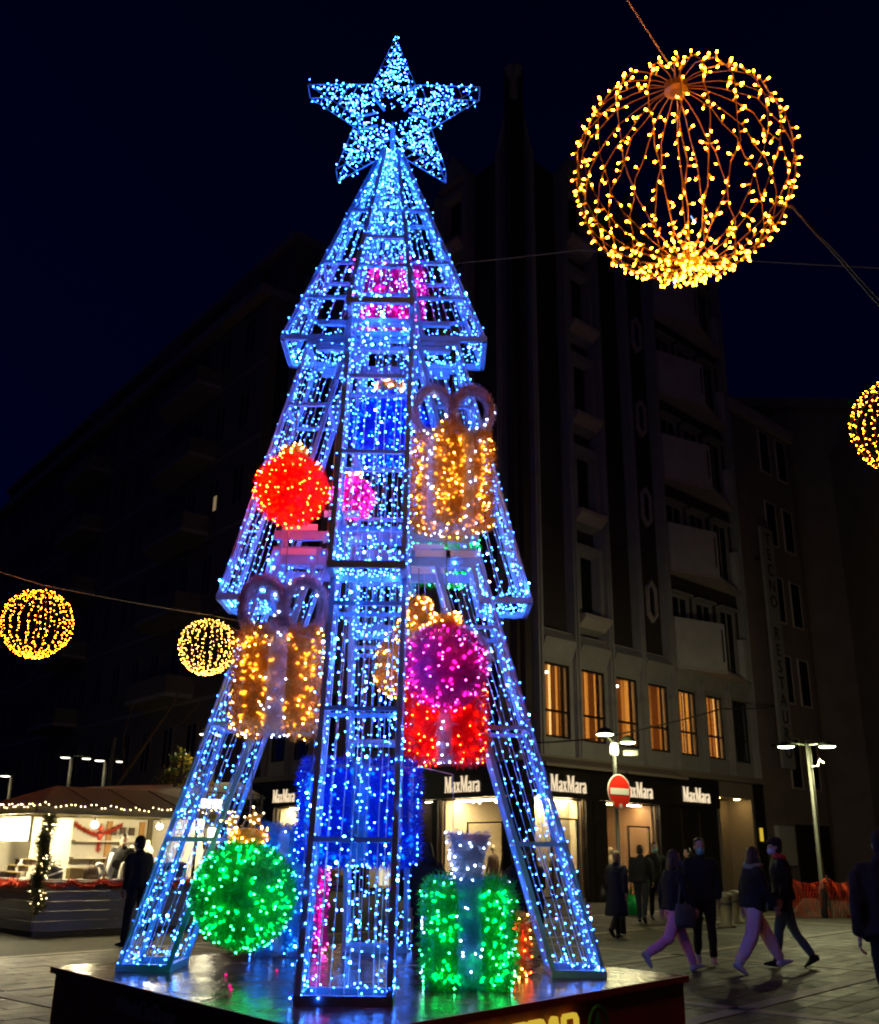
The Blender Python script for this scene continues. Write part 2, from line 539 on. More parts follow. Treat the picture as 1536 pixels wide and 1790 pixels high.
# dark paving stones in between (several thousand; joined)
ps = MB()
for i in range(len(A_LINES) - 1):
    for j in range(len(B_LINES) - 1):
        a0, a1 = A_LINES[i] + 0.14, A_LINES[i + 1] - 0.14
        b0, b1 = B_LINES[j] + 0.125, B_LINES[j + 1] - 0.125
        c = gp((a0 + a1) / 2, (b0 + b1) / 2)
        if not (-15 < c[0] < 17 and 4 < c[1] < 33): continue
        nr = 10
        for r_ in range(nr):
            y0 = b0 + (b1 - b0) * r_ / nr; y1 = b0 + (b1 - b0) * (r_ + 1) / nr - 0.007
            x = a0
            while x < a1 - 0.05:
                w = rg.uniform(0.42, 0.75); x1 = min(a1, x + w)
                if a1 - x1 < 0.25: x1 = a1
                h = 0.008 + rg.uniform(0, 0.003)
                P = [gp(x, y0), gp(x1 - 0.006, y0), gp(x1 - 0.006, y1), gp(x, y1)]
                q = 0.004
                Q = [gp(x + q, y0 + q), gp(x1 - 0.006 - q, y0 + q), gp(x1 - 0.006 - q, y1 - q), gp(x + q, y1 - q)]
                dz = [rg.uniform(-0.0012, 0.0012) for _ in range(4)]
                vs = [(p[0], p[1], 0.001) for p in P] + [(p[0], p[1], h + d) for p, d in zip(Q, dz)]
                ps.add(vs, [(4, 5, 6, 7), (0, 1, 5, 4), (1, 2, 6, 5), (2, 3, 7, 6), (3, 0, 4, 7)], 0 if rg.random() < 0.6 else 1)
                x = x1
ps.build('paving_stone', ['stone_dark', 'stone_dark_b'], ground, kind='stuff')

# ================================================================ corner building (tower with the shops)
C0 = (2.94, 34.2, 0.0)
MR = frame(C0, (DR[0], DR[1], 0))
ML = frame(C0, (-DL[0], -DL[1], 0))           # local x = -distance along the left facade
tower = empty('corner_building', C0, 0, 'tall dark corner building with lit clothes shop on its ground floor', 'building')
IT = Matrix.Translation((-C0[0], -C0[1], -C0[2]))
def TB(M): return MB(IT @ M)                   # builder in a facade frame, result relative to the tower's base
def pt(M, x, y, z):
    v = M @ Vector((x, y, z)); return (v.x - C0[0], v.y - C0[1], v.z - C0[2])
# core block above the shops, one pier block behind them
WL = 21.0
b = TB(MR)
def quadprism(z0, z1, dep, name, m, mi=0):
    mb = MB()
    e = max(0.25, dep + 0.3) if dep > 1 else 0.25
    P = [pt(MR, e, dep, 0), pt(MR, 16.1, dep, 0), pt(MR, 16.1, 14, 0), pt(ML, -WL, 14, 0), pt(ML, -WL, dep, 0), pt(ML, -e - 0.1, dep, 0)]
    c0 = pt(MR, 0, 0, 0)
    inner = [(P[0][0], P[0][1]), (P[1][0], P[1][1]), (P[2][0], P[2][1]), (P[3][0], P[3][1]), (P[4][0], P[4][1]), (P[5][0], P[5][1])]
    mb.prism(inner, z0, z1, mi)
    return mb.build(name, m, tower)
quadprism(4.85, 30.4, 0.62, 'wall', 'wall_brown')
quadprism(0.0, 4.84, 4.6, 'wall', 'wall_brown')

def strip(M, x0, x1, z0, z1, y0, y1, name, m, mi=0):
    t = TB(M); t.box((x0, y0, z0), (x1, y1, z1)); return t.build(name, m, tower)
PIT = 2.13
# pilasters, both faces
for M, sg in ((MR, 1), (ML, -1)):
    for i in range(8 if sg > 0 else 9):
        s = 1.06 + PIT * i
        z1 = 30.2 if not (sg > 0 and i in (5, 6)) else 8.6
        t = TB(M); t.box((sg * s - 0.13, -0.02, 4.83), (sg * s + 0.13, 0.60, z1)); t.build('pilaster', 'wall_pale', tower)
        t = TB(M); t.box((sg * s - 0.055, -0.10, 4.84), (sg * s + 0.055, -0.021, z1 - 0.05)); t.build('pilaster_rib', 'wall_pale', tower)
# pointed corner bay
for M, sg in ((MR, 1), (ML, -1)):
    t = TB(M)
    pl_ = [(sg * 0.14, 4.86), (sg * 0.93, 4.86), (sg * 0.93, 30.9), (sg * 0.05, 34.0), (sg * 0.02, 33.5)]
    if sg < 0: pl_ = pl_[::-1]
    t.prism(pl_, 0.3, 0.58, 0, 'y'); t.build('corner_panel', 'wall_brown', tower)
    t = TB(M)
    t.bar((sg * 1.06, 0.2, 30.2), (sg * 0.0, 0.25, 34.1), 0.35, 0.22); t.build('gable_coping', 'wall_pale', tower)
    for k in range(1, 8 if sg > 0 else 9):        # zigzag roofline over each bay
        if k % 2: continue
        t = TB(M)
        s0 = 1.06 + PIT * (k - 1)
        t.prism([(sg * s0, 30.39), (sg * (s0 + PIT), 30.39), (sg * (s0 + PIT / 2), 31.9)][::1 if sg > 0 else -1], 0.05, 0.6, 0, 'y'); t.build('gable', 'wall_pale', tower)
# recessed dark panels with joints, per bay and floor
pan = TB(MR); pan.box((-0.93, 0.42, -2.05), (0.93, 0.56, 2.05)); panme = pan
def panels(M, sg, bays):
    for k in bays:
        s = 1.06 + PIT * (k + 0.5)
        for fl in range(5):
            z = 9.45 + 4.22 * fl
            z1 = min(z + 4.16, 30.2)
            t = TB(M); t.box((sg * s - 0.92, 0.40, z), (sg * s + 0.92, 0.615, z1)); t.build('panel', 'wall_brown', tower)
panels(MR, 1, (0, 2, 3)); panels(ML, -1, (0, 2, 4, 6, 7))
# first floor: pale wall pieces round the windows
FF0, FF1 = 5.48, 8.14
def first_floor(M, sg, nb):
    lit = [0.55, 1.0, 0.85, 0.8, 0.85, 1.0, 0.0]
    for k in range(nb):
        s = sg * (1.06 + PIT * (k + 0.5))
        t = TB(M)
        t.box((s - 0.92, 0.16, 4.86), (s + 0.92, 0.60, FF0 - 0.002)); t.box((s - 0.92, 0.16, FF1 + 0.002), (s + 0.92, 0.60, 9.40))
        t.box((s - 0.92, 0.162, FF0), (s - 0.72, 0.60, FF1)); t.box((s + 0.72, 0.162, FF0), (s + 0.92, 0.60, FF1))
        # canted header above
        t.add([(s - 0.9, 0.158, 8.35), (s + 0.9, 0.158, 8.35), (s + 0.9, -0.12, 9.0), (s - 0.9, -0.12, 9.0), (s + 0.9, 0.158, 9.35), (s - 0.9, 0.158, 9.35)],
              [(0, 1, 2, 3), (3, 2, 4, 5), (0, 3, 5), (1, 4, 2)])
        t.build('spandrel', 'wall_pale', tower)
        fr = TB(M)
        for (x0, x1, z0, z1) in ((-0.72, -0.64, FF0, FF1), (0.64, 0.72, FF0, FF1), (0.28, 0.36, FF0 + 0.08, FF1 - 0.08),
                                 (-0.64, 0.64, FF0, FF0 + 0.08), (-0.64, 0.64, FF1 - 0.08, FF1), (-0.64, 0.28, FF0 + 0.9, FF0 + 0.98), (0.36, 0.64, FF0 + 0.9, FF0 + 0.98)):
            fr.box((s + x0, 0.20, z0), (s + x1, 0.27, z1))
        w = fr.build('window', 'shop_black', tower)
        gl = TB(M); gl.box((s - 0.66, 0.225, FF0 + 0.04), (s + 0.66, 0.235, FF1 - 0.04)); gl.build('pane', 'pane_glass', w)
        on = sg > 0 and lit[k] > 0
        if on:
            # curtain hung in folds in front of the lit room
            c = TB(M)
            rr = random.Random(k); xs = [-0.64]
            while xs[-1] < 0.62: xs.append(min(0.64, xs[-1] + rr.uniform(0.03, 0.09)))
            gap = rr.randrange(3, len(xs) - 4)
            vs = []; fs = []
            for i, x in enumerate(xs):
                y = 0.36 + (0.06 if i % 2 else 0.0)
                vs += [(s + x, y, FF0), (s + x, y, FF1)]
                if i and not (gap <= i <= gap + (1 if k != 1 else 0)): fs.append((2 * i - 2, 2 * i, 2 * i + 1, 2 * i - 1))
            c.add(vs, fs); c.m = [rr.choices((0, 1, 2), ((4, 2, 5), (3, 5, 1), (5, 3, 2), (6, 1, 4), (4, 2, 4), (5, 3, 1))[k])[0] for _ in fs]
            c.build('curtain', ['curtain', 'curtain_gold', 'curtain_dark'], w)
            rm = TB(M); rm.box((s - 0.64, 0.50, FF0), (s + 0.64, 0.52, FF1)); rm.build('lit_room', 'room_glow', w)
            if k in (0, 2):
                lb = MB(IT @ M); lb.ball((s - 0.42, 0.30, FF1 - 0.35), 0.05, 8, 6); lb.build('room_lamp', 'shop_spot', w)
        else:
            rm = TB(M); rm.box((s - 0.64, 0.40, FF0), (s + 0.64, 0.42, FF1)); rm.build('blind', 'glass_dark', w)
first_floor(MR, 1, 7); first_floor(ML, -1, 8)
# tall bay-window frames
def bay_column(M, sg, k):
    s = sg * (1.06 + PIT * (k + 0.5))
    for fl in range(5):
        z0 = 9.62 + 4.22 * fl; z1 = z0 + 3.55
        t = TB(M)
        # protruding canted ring
        o0, o1, i0, i1 = -0.88, 0.88, -0.60, 0.60
        yb, yf = 0.61, 0.10
        rings = [[(o0, yb, z0), (o1, yb, z0), (o1, yb, z1), (o0, yb, z1)], [(o0 + 0.04, yf, z0 + 0.1), (o1 - 0.04, yf, z0 + 0.1), (o1 - 0.04, yf, z1 - 0.1), (o0 + 0.04, yf, z1 - 0.1)],
                 [(i0, yf, z0 + 0.62), (i1, yf, z0 + 0.62), (i1, yf, z1 - 0.42), (i0, yf, z1 - 0.42)], [(i0 + 0.05, 0.5, z0 + 0.7), (i1 - 0.05, 0.5, z0 + 0.7), (i1 - 0.05, 0.5, z1 - 0.5), (i0 + 0.05, 0.5, z1 - 0.5)]]
        vs = [(s + x, y, z) for r_ in rings for x, y, z in r_]
        fs = [(a * 4 + i, a * 4 + (i + 1) % 4, (a + 1) * 4 + (i + 1) % 4, (a + 1) * 4 + i) for a in range(3) for i in range(4)]
        t.add(vs, fs)
        w = t.build('window_frame', 'wall_pale', tower)
        q = TB(M); q.box((s + i0, 0.48, z0 + 0.62), (s + i1, 0.5, z1 - 0.42)); q.build('pane', 'glass_dark', w)
        sl = TB(M); sl.prism([(0.12, z0 + 0.05), (-0.28, z0 + 0.30), (-0.28, z0 + 0.55), (0.12, z0 + 0.45)], 0, 1)
        sl2 = TB(M)
        sl2.add([(s + x, y, z) for x in (-0.84, 0.84) for y, z in ((0.098, z0 + 0.12), (-0.25, z0 + 0.42), (-0.25, z0 + 0.58), (0.098, z0 + 0.58))],
                [(0, 1, 2, 3), (7, 6, 5, 4), (0, 4, 5, 1), (1, 5, 6, 2), (2, 6, 7, 3), (3, 7, 4, 0)])
        sl2.build('sill', 'soffit_pale', w)
bay_column(MR, 1, 1)
for k in (1, 3, 5): bay_column(ML, -1, k)
# elongated six-sided windows
for fl in range(5):
    zc = 11.7 + 4.22 * fl
    t = TB(MR); s = 8.75
    def hexa(a, h, e): return [(s - a, zc - h * e), (s, zc - h), (s + a, zc - h * e), (s + a, zc + h * e), (s, zc + h), (s - a, zc + h * e)]
    o_, i_ = hexa(0.34, 0.92, 0.62), hexa(0.24, 0.76, 0.60)
    vs = [(x, 0.40, z) for x, z in o_] + [(x, 0.26, z) for x, z in o_] + [(x, 0.26, z) for x, z in i_] + [(x, 0.38, z) for x, z in i_]
    fs = [(a * 6 + i, a * 6 + (i + 1) % 6, (a + 1) * 6 + (i + 1) % 6, (a + 1) * 6 + i) for a in range(3) for i in range(6)]
    t.add(vs, fs)
    w = t.build('window_frame', 'soffit_pale', tower)
    q = TB(MR); q.prism(i_, 0.37, 0.38, 0, 'y'); q.build('pane', 'glass_dark', w)
# balconies of the right part
for fl in range(5):
    zb = 8.95 + 4.22 * fl
    plan = [(9.72, 0.28), (9.72, -0.12), (12.5, -0.82), (15.75, -0.03), (15.75, 0.28)]
    t = TB(MR); t.prism(plan[::-1] if False else plan, zb, zb + 0.16)
    bal = t.build('balcony', 'soffit_pale', tower)
    t = TB(MR)
    for (a, b_) in ((plan[1], plan[2]),):
        n_ = np.array((-(b_[1] - a[1]), b_[0] - a[0])); n_ = n_ / np.linalg.norm(n_) * 0.12
        t.prism([a, b_, (b_[0] + n_[0], b_[1] + n_[1]), (a[0] + n_[0], a[1] + n_[1])], zb + 0.161, zb + 2.2)
    t.build('parapet', 'balcony_white', bal)
    t = TB(MR); t.box((15.45, -0.02, zb + 0.2), (15.75, 0.27, zb + 2.1)); t.build('parapet', 'balcony_white', bal)
    t = TB(MR); t.bar((12.2, -0.86, zb + 0.5), (12.2, -0.86, zb + 1.9), 0.04); t.build('spout', 'wall_brown', bal)
    # back wall of the loggia with two dark windows
    t = TB(MR); t.box((9.72, 0.3, zb + 0.17), (15.75, 0.61, zb + 4.2)); t.build('wall', 'wall_brown', tower)  # recess shade put into the brown wall colour
    for s in (10.7, 12.6, 14.6):
        fr = TB(MR)
        for (x0, x1, z0, z1) in ((-0.78, -0.54, 0.3, 3.42), (0.54, 0.78, 0.3, 3.42), (-0.54, 0.54, 3.22, 3.42), (-0.54, 0.54, 0.3, 0.38), (-0.03, 0.03, 0.38, 3.22)):
            fr.box((s + x0, 0.22, zb + z0), (s + x1, 0.298, zb + z1))
        w = fr.build('window', 'wall_pale', tower)
        q = TB(MR); q.box((s - 0.54, 0.27, zb + 0.38), (s + 0.54, 0.28, zb + 3.22)); q.build('pane', 'glass_dark', w)
        q = TB(MR); q.box((s - 0.75, -0.05, zb + 3.35), (s + 0.75, 0.297, zb + 3.45)); q.build('hood', 'wall_pale', w)
# cornice above the shops, with a lit underside lip
for M, x0, x1 in ((MR, 0.05, 16.15), (ML, -WL, -0.05)):
    t = TB(M); t.box((x0, -0.16, 4.58), (x1, 0.7, 4.82)); t.build('cornice', 'cornice_tan', tower)
for x0, x1 in ((0.2, 4.65), (4.75, 8.8)):
    t = TB(MR)
    t.add([(x, y, z) for x in (x0, x1) for y, z in ((-0.17, 4.57), (-0.17, 4.74), (-0.85, 4.46), (-0.85, 4.36))], [(0, 1, 2, 3), (7, 6, 5, 4), (0, 4, 5, 1), (1, 5, 6, 2), (2, 6, 7, 3), (3, 7, 4, 0)])
    t.build('awning_case', 'cornice_tan', tower)

# ---- shops
def shop_room(M, x0, x1, zt=3.42, depth=3.2, light=1.0, wallm='shop_cream', lampm='shop_lamp'):
    t = TB(M)
    t.box((x0, depth, 0.14), (x1, depth + 0.1, zt)); t.box((x0 - 0.08, 0.36, 0.14), (x0, depth, zt)); t.box((x1, 0.36, 0.14), (x1 + 0.08, depth, zt))
    t.box((x0, 0.36, zt), (x1, depth, zt + 0.1))
    room = t.build('shop_room', wallm, tower)
    t = TB(M); t.box((x0, 0.1, 0.0), (x1, depth, 0.135)); t.build('shop_floor', 'shop_floor', room)
    t = TB(M); ya = min(0.7, depth - 0.5); t.box((x0 + 0.15, ya, zt - 0.05), (x1 - 0.15, ya + 0.45 * light, zt - 0.03)); t.build('ceiling_lamp', lampm, room)
    # glass front with thin frame and door outline
    fr = TB(M)
    for (a, b_, c, d) in ((x0, x0 + 0.06, 0.14, zt), (x1 - 0.06, x1, 0.14, zt), (x0 + 0.06, x1 - 0.06, zt - 0.06, zt), (x0 + 0.06, x1 - 0.06, 0.14, 0.22)):
        fr.box((a, 0.14, c), (b_, 0.22, d))
    f = fr.build('shop_front', 'shop_bronze', tower)
    q = TB(M); q.box((x0 + 0.05, 0.175, 0.2), (x1 - 0.05, 0.185, zt - 0.05)); q.build('pane', 'pane_glass', f)
    return room, f
def door_outline(M, f, x0, x1, z1):
    t = TB(M)
    t.box((x0, 0.12, 0.15), (x0 + 0.05, 0.172, z1)); t.box((x1 - 0.05, 0.12, 0.15), (x1, 0.172, z1)); t.box((x0 + 0.05, 0.12, z1 - 0.05), (x1 - 0.05, 0.172, z1))
    t.build('door_frame', 'shop_black', f)
def rail_of_clothes(M, room, x, y, n, seed):
    rr = random.Random(seed)
    t = TB(M); t.tube([(x, y, 0.15), (x, y, 1.55), (x + 0.9, y, 1.55), (x + 0.9, y, 0.15)], 0.02, 5); t.build('clothes_rail', 'shop_black', room)
    for i in range(n):
        xx = x + 0.08 + 0.74 * i / max(1, n - 1); L = rr.uniform(0.8, 1.1); tw = rr.uniform(-0.1, 0.1)
        t = TB(M)
        t.tube([(xx, y, 1.52), (xx + tw * 0.2, y, 1.42), (xx + tw * 0.5, y, 1.3), (xx + tw, y, 1.5 - L)], [(0.02, 0.03), (0.05, 0.2), (0.06, 0.22), (0.07, 0.26)], 8, side=(1, 0, 0))
        t.build('garment', rr.choice(['shop_cream', 'shop_cream', 'cloth_lilac', 'shop_tan', 'cloth_black']), room, True)
def mannequin(M, room, x, y, mtl, hm='shop_cream'):
    t = TB(M)
    t.lathe([(0.14, 0.14), (0.14, 0.17), (0.02, 0.18), (0.02, 0.8)], (x, y, 0), 12)
    t.tube([(x, y, 0.55), (x, y, 0.85), (x, y, 1.1), (x, y, 1.35), (x, y, 1.5), (x, y, 1.55)], [(0.26, 0.2), (0.2, 0.16), (0.15, 0.11), (0.2, 0.13), (0.17, 0.09), (0.05, 0.05)], 12)
    t.tube([(x - 0.2, y, 1.45), (x - 0.27, y, 1.15), (x - 0.22, y - 0.12, 0.9)], [0.055, 0.045, 0.035], 8)
    t.tube([(x + 0.2, y, 1.45), (x + 0.27, y, 1.15), (x + 0.24, y - 0.05, 0.88)], [0.055, 0.045, 0.035], 8)
    o = t.build('mannequin', mtl, room, True)
    h = TB(M); h.tube([(x, y, 1.54), (x, y, 1.62)], 0.045, 8); h.ball((x, y, 1.72), (0.08, 0.1, 0.12)); h.build('head', hm, o, True)
# right face: two lit windows, dark bay, lit entrance niche
r1, f1 = shop_room(MR, 0.35, 3.3, depth=0.95); door_outline(MR, f1, 1.55, 3.0, 2.75)
r2, f2 = shop_room(MR, 4.62, 7.9, wallm='shop_tan', light=0.7); door_outline(MR, f2, 6.0, 7.4, 2.6)
for (x0, x1) in ((4.72, 5.35),):
    t = TB(MR); t.box((x0, 1.2, 0.2), (x1, 1.25, 3.3)); t.build('light_panel', 'panel_light', r2)
for k in range(5):
    t = TB(MR); t.box((4.7, 0.85, 0.8 + 0.5 * k), (5.5, 1.15, 0.83 + 0.5 * k)); t.build('shelf', 'shop_black', r2)
    for j in range(2):
        t = TB(MR); t.box((4.8 + 0.35 * j, 0.9, 0.835 + 0.5 * k), (4.98 + 0.35 * j, 1.1, 1.05 + 0.5 * k)); t.build('handbag', 'shop_tan' if (k + j) % 2 else 'shop_cream', r2)
t = TB(MR); t.box((0.5, 0.86, 0.2), (1.35, 0.90, 3.3)); t.build('light_panel', 'panel_light', r1)
mannequin(MR, r1, 1.1, 0.6, 'shop_tan'); mannequin(MR, r1, 2.3, 0.62, 'box_brown', 'shop_tan')
t = TB(MR); t.bar((2.2, 0.6, 0.3), (3.1, 0.6, 1.5), 0.08, 0.02); t.build('display_board', 'shop_tan', r1)
mannequin(MR, r2, 5.9, 0.9, 'shop_cream'); mannequin(MR, r2, 6.9, 1.8, 'cloth_black')
# left face
r3, f3 = shop_room(ML, -4.6, -1.12); door_outline(ML, f3, -3.1, -1.2, 2.6)
for x_, m_ in ((-2.4, 'box_brown'), (-1.7, 'cloth_olive')): mannequin(ML, r3, x_, 0.75, m_)
for x_ in (-2.9, -2.0, -1.4):
    t = TB(ML); t.ball((x_, 0.55, 3.28), 0.05, 8, 6); t.build('spotlight', 'shop_spot', r3)
r4, f4 = shop_room(ML, -6.45, -5.0, light=0.12, wallm='wall_brown')
r5, f5 = shop_room(ML, -9.4, -7.2, light=0.5)
r6, f6 = shop_room(ML, -13.2, -10.2, light=0.5, wallm='shop_tan')
r7, f7 = shop_room(ML, -16.8, -14.6); door_outline(ML, f7, -16.0, -14.9, 2.5)
rail_of_clothes(ML, r4, -6.2, 0.8, 6, 4); rail_of_clothes(ML, r3, -4.4, 0.9, 6, 5)
for i, x in enumerate((-4.4, -3.5)):
    t = TB(ML); t.tube([(x + 0.3, 2.9, 0.2), (x + 0.3, 2.9, 3.3)], 0.14, 10); t.build('shop_column', 'shop_tan', r3, True)
for x in (-2.6, -1.5):
    t = TB(ML); t.box((x, 2.6, 0.15), (x + 0.5, 2.65, 3.35)); t.build('drape', 'shop_tan' if x < -2 else 'shop_cream', r3)
for x in (-4.1, -3.2):
    t = TB(ML); t.ball((x, 0.5, 3.30), 0.05, 8, 6); t.build('spotlight', 'shop_spot', r3)
t = TB(ML); t.box((-9.1, 0.6, 0.3), (-8.5, 0.65, 2.9)); t.build('light_panel', 'panel_light', r5)
mannequin(ML, r6, -12.4, 0.8, 'shop_cream'); mannequin(ML, r6, -11.3, 0.8, 'cloth_lilac'); mannequin(ML, r5, -7.8, 0.9, 'cloth_lilac')
t = TB(ML); t.box((-12.9, 0.5, 0.15), (-10.6, 1.1, 0.55)); t.build('plinth', 'shop_cream', r6)
# dark stone piers and the sign band
def piers(M, spans, z1=3.42):
    for a, b_ in spans:
        t = TB(M); t.box((a, 0.0, 0.0), (b_, 0.55, z1)); t.build('pier', 'shop_black', tower)
piers(MR, ((0.0, 0.30), (3.36, 3.75), (3.8, 4.56), (7.96, 8.6)))
piers(ML, ((-1.03, -0.05), (-4.96, -4.65), (-7.15, -6.5), (-10.15, -9.45), (-14.55, -13.25), (-21.0, -16.86)))
strip(MR, 8.65, 12.35, 0.0, 3.42, 0.12, 0.5, 'dark_panel', 'shop_black')
for x in (9.6, 10.9): strip(MR, x, x + 0.03, 0.1, 3.3, 0.09, 0.118, 'panel_joint', 'shop_bronze')
strip(MR, 0.0, 12.35, 3.43, 4.56, -0.05, 0.6, 'sign_band', 'shop_black')
strip(ML, -21.0, -0.0, 3.43, 4.56, -0.05, 0.6, 'sign_band', 'shop_black')
# entrance niche with warm downlights
t = TB(MR)
t.box((12.4, 1.2, 0.0), (15.2, 1.3, 3.9)); t.box((12.36, 0.05, 0.0), (12.46, 1.2, 3.9)); t.box((15.1, 0.05, 0.0), (15.3, 1.2, 4.56)); t.box((12.36, -0.02, 3.92), (15.1, 1.2, 4.56))
niche = t.build('entrance_niche', 'cornice_tan', tower)
for x in (12.9, 14.5):
    t = TB(MR); t.lathe([(0.12, 3.885), (0.12, 3.915)], (x, 0.4, 0), 10); t.build('downlight', 'niche_lamp', niche)
t = TB(MR); t.box((13.1, 1.17, 1.1), (13.5, 1.198, 1.9)); t.build('notice', 'shop_cream', niche)
strip(MR, 15.35, 16.15, 0.0, 4.56, 0.0, 0.6, 'pier', 'shop_black')
t = TB(MR); t.box((15.5, -0.03, 2.2), (15.75, -0.004, 2.75)); t.build('lit_case', 'yellow_sign', tower)
# letters of the shop sign: high-contrast serif capitals and lower case, cut as raised shapes
def stroke(pts, wid):
    pts = np.array(pts, float); L_ = []; R_ = []
    T = np.gradient(pts, axis=0); T /= np.linalg.norm(T, axis=1)[:, None]
    for p, d, w in zip(pts, T, wid):
        n_ = np.array((-d[1], d[0])) * w / 2
        L_.append(tuple(p + n_)); R_.append(tuple(p - n_))
    return [[R_[i], R_[i + 1], L_[i + 1], L_[i]] for i in range(len(pts) - 1)]
def rect(x0, z0, x1, z1): return [(x0, z0), (x1, z0), (x1, z1), (x0, z1)]
def arc(cx_, cz, rx, rz, a0, a1, n_=9): return [(cx_ + rx * math.cos(R(a0 + (a1 - a0) * i / n_)), cz + rz * math.sin(R(a0 + (a1 - a0) * i / n_))) for i in range(n_ + 1)]
GL = {}
GL['M'] = ([[(0.10, 0), (0.15, 0), (0.17, 1), (0.12, 1)], [(0.12, 1), (0.46, 0), (0.52, 0.04), (0.25, 1)], [(0.46, 0), (0.50, 0), (0.80, 1), (0.75, 1)],
            [(0.76, 0), (0.90, 0), (0.88, 1), (0.76, 1)], rect(0.03, 0, 0.22, 0.035), rect(0.68, 0, 0.98, 0.035), rect(0.03, 0.965, 0.22, 1), rect(0.78, 0.965, 0.96, 1)], 1.08)
GL['a'] = (stroke(arc(0.22, 0.46, 0.15, 0.17, 170, 0, 6), [0.05, 0.04, 0.04, 0.05, 0.07, 0.09, 0.10]) + stroke([(0.37, 0.48), (0.37, 0.3), (0.37, 0.08), (0.46, 0.02)], [0.10, 0.10, 0.10, 0.04])
           + stroke(arc(0.22, 0.17, 0.16, 0.17, 60, 320, 8), [0.03, 0.05, 0.08, 0.09, 0.09, 0.08, 0.06, 0.04, 0.03]), 0.56)
GL['x'] = ([[(0.03, 0.62), (0.38, 0), (0.50, 0), (0.14, 0.62)], [(0.02, 0), (0.07, 0), (0.46, 0.62), (0.40, 0.62)], rect(-0.02, 0.58, 0.24, 0.62), rect(0.32, 0.58, 0.52, 0.62), rect(-0.03, 0, 0.17, 0.04), rect(0.34, 0, 0.54, 0.03)], 0.58)
GL['r'] = ([rect(0.09, 0, 0.19, 0.62), rect(0.02, 0, 0.27, 0.035), rect(0, 0.575, 0.12, 0.62)] + stroke(arc(0.36, 0.40, 0.17, 0.19, 180, 50, 6), [0.03, 0.04, 0.05, 0.06, 0.07, 0.09, 0.10]), 0.48)
def sign_word(M, parent, xc, zb, cap, wid):
    word = 'MaxMara'; tot = sum(GL[c][1] for c in word); k = wid / tot; x = xc - wid / 2
    for c in word:
        t = MB(IT @ M)
        for i, poly in enumerate(GL[c][0]):
            P = [(x + px * k, zb + pz * cap) for px, pz in poly]
            A = sum(P[j][0] * P[(j + 1) % len(P)][1] - P[(j + 1) % len(P)][0] * P[j][1] for j in range(len(P)))
            if A < 0: P = P[::-1]
            t.prism(P, -0.10 - 0.0012 * i, -0.045, 0, 'y')
        t.build('letter', 'sign_letters', parent)
        x += GL[c][1] * k
for M, xc in ((MR, 2.33), (MR, 6.45), (MR, 10.55), (ML, -3.13), (ML, -15.85)):
    bd = TB(M); bd.box((xc - 1.1, -0.06, 3.5), (xc + 1.1, -0.052, 4.3)); s_ = bd.build('shop_sign', 'shop_black', tower)
    sign_word(M, s_, xc, 3.62, 0.56, 2.0)

# ================================================================ long wing on the left
wing = empty('apartment_block', (C0[0] + DL[0] * 21.1, C0[1] + DL[1] * 21.1, 0), 0, 'long dim apartment block with slanting balconies behind the lit tree', 'building')
MW = frame((C0[0] + DL[0] * 21.1, C0[1] + DL[1] * 21.1, 0), (-DL[0], -DL[1], 0))
IW = Matrix.Translation(-wing.location)
def WB(): return MB(IW @ MW)
WN = 60.0
t = WB(); t.box((-WN, 0.0, 0), (-0.02, 12, 32.5)); t.build('wall', 'wall_wing', wing)
t = WB(); t.box((-WN, -0.7, 32.51), (-0.02, 12, 33.1)); t.build('cornice', 'soffit_pale', wing)
t = WB(); t.box((-WN, 1.6, 33.11), (-0.02, 12, 37.0)); t.build('attic', 'wall_wing', wing)
t = WB(); t.box((-WN, 1.2, 37.01), (-0.02, 12, 37.5)); t.build('roof_edge', 'soffit_pale', wing)
for x0, x1 in ((-8, -4), (-20, -15), (-34, -29)):
    t = WB(); t.box((x0, 1.0, 33.11), (x1, 1.58, 36.9)); t.build('dormer', 'wall_wing', wing)
for fl in range(6):
    z = 4.8 + 4.75 * fl
    t = WB(); t.box((-WN, -0.06, z - 0.35), (-0.03, -0.002, z - 0.15)); t.build('string_course', 'soffit_pale', wing)
    for k in range(16):
        x = -2.2 - 3.1 * k
        fr = WB()
        for (a, b_, c, d) in ((-0.7, -0.6, 0.9, 3.3), (0.6, 0.7, 0.9, 3.3), (-0.6, 0.6, 0.9, 1.0), (-0.6, 0.6, 3.2, 3.3), (-0.04, 0.04, 1.0, 3.2)):
            fr.box((x + a, -0.08, z + c), (x + b_, -0.003, z + d))
        w = fr.build('window', 'wall_wing', wing)
        q = WB(); q.box((x - 0.6, -0.03, z + 1.0), (x + 0.6, -0.02, z + 3.2))
        lit = (fl == 3 and k == 1)
        q.build('pane', 'glass_dark', w)
        if lit: q = WB(); q.box((x - 0.1, -0.045, z + 1.3), (x + 0.42, -0.035, z + 2.2)); q.build('lit_pane', 'dim_window', w)
    if fl >= 1 and fl < 6:
        for x0 in (-12.9, -31.5):
            plan = [(x0, -0.002), (x0, -0.5), (x0 + 1.6, -1.7), (x0 + 7.2, -1.7), (x0 + 7.2, -0.002)]
            t = WB(); t.prism(plan, z - 0.1, z + 0.12); bal = t.build('balcony', 'soffit_pale', wing)
            t = WB()
            for (a, b_) in ((plan[1], plan[2]), (plan[2], plan[3]), (plan[3], plan[4])):
                n_ = np.array((-(b_[1] - a[1]), b_[0] - a[0])); n_ = n_ / np.linalg.norm(n_) * 0.1
                t.prism([a, b_, (b_[0] + n_[0], b_[1] + n_[1]), (a[0] + n_[0], a[1] + n_[1])], z + 0.122, z + 1.1)
            t.build('parapet', 'wall_wing', bal)
